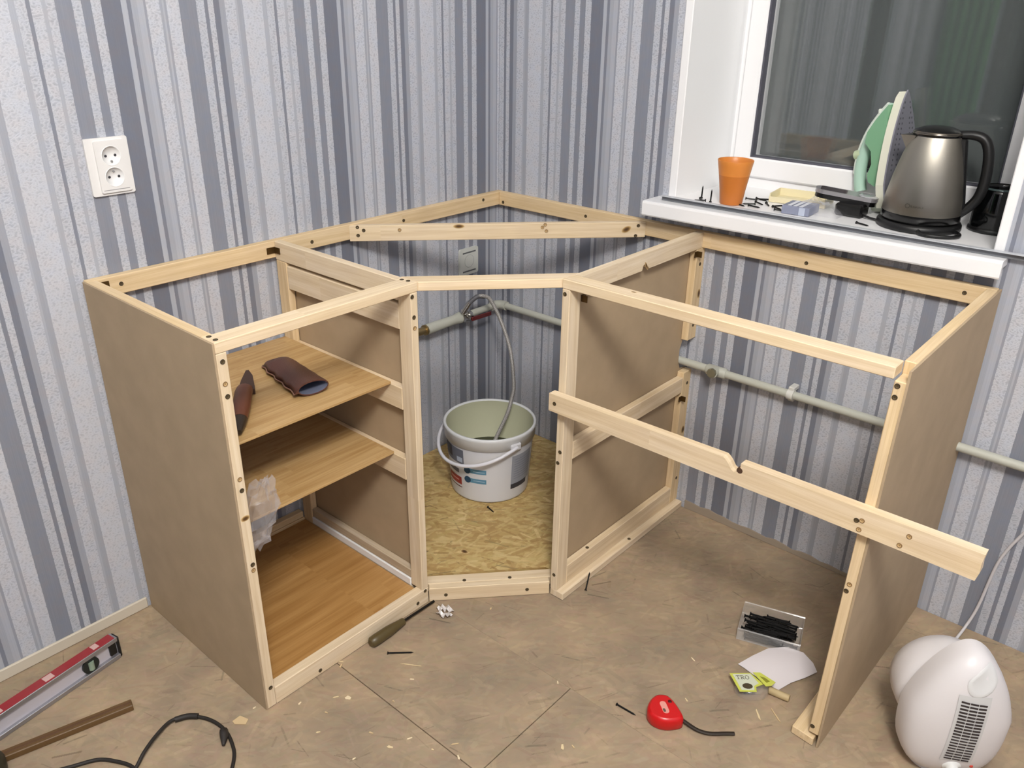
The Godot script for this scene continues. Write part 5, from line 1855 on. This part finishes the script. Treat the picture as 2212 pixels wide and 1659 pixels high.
	var I := thing("steam_iron", "pale green and white steam iron standing on its heel on the sill behind the kettle", "iron", Vector3(1.102, Y + 0.0095, -0.212))
	I.basis = Basis(su, deg_to_rad(-8.0))
	var sole_half := func(y: float) -> float:
		var f: float = clampf((y - 0.015) / 0.262, 0.0, 1.0)
		return 0.060 * pow(maxf(0.0, 1.0 - pow(f, 1.9)), 0.85) * minf(1.0, 0.80 + f)
	var sole_poly := func(k: float, y0: float, y1: float) -> PackedVector2Array:
		var out := PackedVector2Array()
		for i in 25:
			var y: float = lerpf(y0, y1, i / 24.0)
			out.append(Vector2(sole_half.call(y) * k, y))
		for i in range(23, -1, -1):
			var y: float = lerpf(y0, y1, i / 24.0)
			out.append(Vector2(-sole_half.call(y) * k, y))
		return out
	st = begin()
	extrude(st, sole_poly.call(1.0, 0.015, 0.277), Vector3.ZERO, su, Vector3.UP, 0.004, Vector2.ZERO, Vector2.ONE)
	var sp := part("soleplate", st, mat(Color(0.60, 0.60, 0.64), 0.35, 0.6), I)
	st = begin()
	var steam := mat(Color(0.30, 0.30, 0.33), 0.5)
	for i in 14:
		var y := 0.10 + i * 0.0115
		var w: float = sole_half.call(y)
		for sg in [-1.0, 1.0]:
			for rr in ([0.72, 0.42] if y < 0.22 else [0.6]):
				plank(st, su * sg * w * rr + Vector3(0, y, 0) + sn * 0.0002, su * 0.0035, Vector3(0, 0.0045, 0), sn * 0.0006, 0.0001)
	part("steam_holes", st, steam, sp)
	st = begin()
	extrude(st, sole_poly.call(0.98, 0.012, 0.274), -sn * 0.0045, su, Vector3.UP, 0.021, Vector2.ZERO, Vector2.ONE)
	part("skirt", st, mat(Color(0.87, 0.87, 0.80), 0.4), I)
	# green body and handle as one bent profile, seen from the side: x backwards from the sole, y up
	var green := mat(Color(0.47, 0.66, 0.52), 0.35)
	var mint := mat(Color(0.70, 0.83, 0.76), 0.35)
	var side_poly := func(pl: Array, w: float, m: Material, called: String) -> void:
		var s2 := begin()
		var o := PackedVector2Array()
		for p: Vector2 in pl:
			o.append(p)
		extrude(s2, o, su * w / 2, -sn, Vector3.UP, w, Vector2.ZERO, Vector2.ONE)
		part(called, s2, m, I)
	side_poly.call([Vector2(0.026, 0.062), Vector2(0.050, 0.060), Vector2(0.068, 0.070), Vector2(0.072, 0.088), Vector2(0.062, 0.112), Vector2(0.066, 0.142), Vector2(0.084, 0.162), Vector2(0.080, 0.186), Vector2(0.058, 0.215), Vector2(0.028, 0.246)], 0.060, green, "body")
	var hpath := [Vector3(0.034, 0.240, 0), Vector3(0.060, 0.214, 0), Vector3(0.087, 0.178, 0), Vector3(0.105, 0.138, 0), Vector3(0.113, 0.105, 0), Vector3(0.115, 0.080, 0), Vector3(0.113, 0.058, 0), Vector3(0.110, 0.044, 0)]
	var hp2: Array = []
	for p: Vector3 in hpath:
		hp2.append(-sn * p.x + Vector3(0, p.y, 0))
	st = begin()
	tube(st, smooth_path(hp2, 4), 0.0145, 12)
	part("handle", st, mint, I)
	st = begin()
	var hp3: Array = []
	for p: Vector3 in hpath.slice(0, 6):
		hp3.append(-sn * (p.x + 0.011) + Vector3(0, p.y + 0.006, 0))
	tube(st, smooth_path(hp3, 4), 0.0085, 10)
	part("handle_top", st, mat(Color(0.86, 0.90, 0.86), 0.35), I)
	st = begin()
	box(st, Vector3(-0.008, -0.006, -0.008), Vector3(0.008, 0.006, 0.008), 0.002)
	var bt := part("steam_button", st, mat(Color(0.88, 0.90, 0.86), 0.4), I)
	bt.position = -sn * 0.064 + Vector3(0, 0.232, 0)
	st = begin()
	tube(st, [-sn * 0.106 + Vector3(0, 0.134, 0), -sn * 0.130 + Vector3(0, 0.130, 0)], [0.014, 0.012], 14)
	part("dial", st, mat(Color(0.74, 0.80, 0.66), 0.4), I)
	st = begin()
	plank(st, -sn * 0.042 + Vector3(0, 0.0065, 0), sn * 0.036, su * 0.05, Vector3(0, 0.012, 0), 0.004)
	part("heel", st, mat(Color(0.80, 0.83, 0.76), 0.4), I)
	# --- kettle on its base
	var kc := Vector3(1.171, Y, -0.139)
	var KB := thing("power_stand", "round black kettle power base on the sill with its cord looping in front", "kettle base", kc)
	st = begin()
	lathe(st, [Vector2(0, 0.0005), Vector2(0.088, 0.0005), Vector2(0.090, 0.003), Vector2(0.0895, 0.012), Vector2(0.086, 0.017), Vector2(0.0, 0.018)], 48)
	part("base_disc", st, M.black, KB)
	st = begin()
	var off := -kc
	var cp: Array = []
	for p in [Vector3(1.196, Y + 0.009, -0.054), Vector3(1.205, Y + 0.0048, -0.046), Vector3(1.228, Y + 0.0048, -0.043), Vector3(1.258, Y + 0.0048, -0.058), Vector3(1.272, Y + 0.0048, -0.080), Vector3(1.268, Y + 0.0048, -0.103), Vector3(1.250, Y + 0.006, -0.115), Vector3(1.232, Y + 0.006, -0.112)]:
		cp.append(p + off)
	tube(st, smooth_path(cp, 5), 0.0042, 8)
	part("cord", st, M.black, KB)
	var KT := thing("kettle", "brushed steel electric kettle with a black lid and handle on the window sill", "kettle", kc + Vector3(0, 0.0185, 0))
	st = begin()
	lathe(st, [Vector2(0, 0.0), Vector2(0.080, 0.0)], 56, Transform3D.IDENTITY, false)
	lathe(st, [Vector2(0.080, 0.0), Vector2(0.0838, 0.003), Vector2(0.0835, 0.018)], 56)
	part("lower_ring", st, M.black_gloss, KT)
	st = begin()
	lathe(st, [Vector2(0.0830, 0.018), Vector2(0.0832, 0.0195), Vector2(0.081, 0.050), Vector2(0.073, 0.095), Vector2(0.0625, 0.140), Vector2(0.0525, 0.172), Vector2(0.049, 0.183)], 72)
	part("body", st, M.steel, KT)
	st = begin()
	lathe(st, [Vector2(0.049, 0.1825), Vector2(0.0505, 0.184), Vector2(0.0505, 0.190), Vector2(0.047, 0.194), Vector2(0.030, 0.201), Vector2(0.012, 0.2035), Vector2(0, 0.204)], 48)
	part("lid", st, M.black_gloss, KT)
	st = begin()
	lathe(st, [Vector2(0.0508, 0.1875), Vector2(0.0508, 0.1892), Vector2(0.0488, 0.1925)], 48)
	part("lid_ring", st, mat(Color(0.45, 0.42, 0.38), 0.25, 0.8), KT)
	# spout lip on the far left
	st = begin()
	var sd := Vector3(-0.93, 0, 0.36).normalized()
	var ss := Vector3(-sd.z, 0, sd.x)
	var lip := [sd * 0.045 + ss * 0.026 + Vector3(0, 0.183, 0), sd * 0.074 + Vector3(0, 0.181, 0), sd * 0.045 - ss * 0.026 + Vector3(0, 0.183, 0), sd * 0.057 + Vector3(0, 0.150, 0)]
	tri(st, lip[0], lip[1], lip[3])
	tri(st, lip[1], lip[2], lip[3])
	tri(st, lip[0], lip[2], lip[1])
	part("spout", st, M.steel, KT)
	# handle: a broad band from the lid round to the foot
	st = begin()
	var hd := Vector3(0.985, 0, -0.17).normalized()
	var hk: Array = []
	for q in [Vector2(0.040, 0.187), Vector2(0.070, 0.189), Vector2(0.092, 0.182), Vector2(0.105, 0.160), Vector2(0.111, 0.125), Vector2(0.112, 0.090), Vector2(0.108, 0.062), Vector2(0.098, 0.043), Vector2(0.083, 0.025), Vector2(0.070, 0.012)]:
		hk.append(hd * q.x + Vector3(0, q.y, 0))
	var path := smooth_path(hk, 4)
	var rr: Array = []
	for i in path.size():
		rr.append(0.0105 + 0.003 * sin(PI * i / path.size()))
	tube(st, path, rr, 14, 0.85)
	part("handle", st, M.black, KT)
	st = begin()
	plank(st, hd * 0.066 + Vector3(0, 0.105, 0), Vector3(0, 0.150, 0) + hd * -0.026, hd.cross(Vector3.UP) * 0.026, hd * 0.016, 0.004)
	part("handle_mount", st, M.black, KT)
	# small maker's mark: a ring and a short line of letters too fine to read
	st = begin()
	var mark := mat(Color(0.30, 0.28, 0.25), 0.5, 0.3)
	var onbody := func(deg: float, y: float, lift: float) -> Vector3:
		var r := lerpf(0.0832, 0.0815, (y - 0.0225) / 0.0275) + lift
		return Vector3(r * cos(deg_to_rad(deg)), y, r * sin(deg_to_rad(deg)))
	var mk: Array = []
	for i in 17:
		var t := TAU * i / 16
		mk.append(onbody.call(96.0 + 3.4 * cos(t), 0.040 + 0.0045 * sin(t), 0.0004))
	tube(st, mk, 0.0006, 6)
	for i in 9:
		var dg := 90.5 - i * 2.1
		var hgt := 0.0042 if i == 0 else 0.0030
		var o: Vector3 = onbody.call(dg, 0.0375 + hgt / 2, 0.0003)
		var out := Vector3(cos(deg_to_rad(dg)), 0, sin(deg_to_rad(dg)))
		var sv := Vector3.UP.cross(out)
		plank(st, o - sv * 0.0007, Vector3(0, hgt, 0), sv * 0.0005, out * 0.0003, 0.0)
		plank(st, o + Vector3(0, (hgt / 2) * (1 if i % 2 == 0 else -1), 0), sv * 0.0018, Vector3(0, 0.0005, 0), out * 0.0003, 0.0)
		if i % 3 != 1:
			plank(st, o + sv * 0.0007, Vector3(0, hgt, 0), sv * 0.0005, out * 0.0003, 0.0)
	part("maker_mark", st, mark, KT)
	# --- dark glass jar by the right reveal
	var J := thing("glass_jar", "dark smoky glass jar standing on the sill right of the kettle", "jar", Vector3(1.309, Y, -0.215))
	st = begin()
	lathe(st, [Vector2(0.0, 0.006), Vector2(0.049, 0.006), Vector2(0.0505, 0.012), Vector2(0.0505, 0.070), Vector2(0.046, 0.088), Vector2(0.044, 0.098), Vector2(0.042, 0.098), Vector2(0.044, 0.086), Vector2(0.0485, 0.069), Vector2(0.0485, 0.010), Vector2(0, 0.009)], 40)
	part("glass", st, M.smoke, J)
	st = begin()
	lathe(st, [Vector2(0, 0.0005), Vector2(0.051, 0.0005), Vector2(0.0525, 0.004), Vector2(0.0515, 0.010), Vector2(0.049, 0.011)], 40)
	part("foot_ring", st, M.black, J)
	st = begin()
	lathe(st, [Vector2(0.0445, 0.094), Vector2(0.0450, 0.0985), Vector2(0.0415, 0.0985)], 40)
	part("rim", st, mat(Color(0.30, 0.36, 0.36), 0.15, 0.3), J)
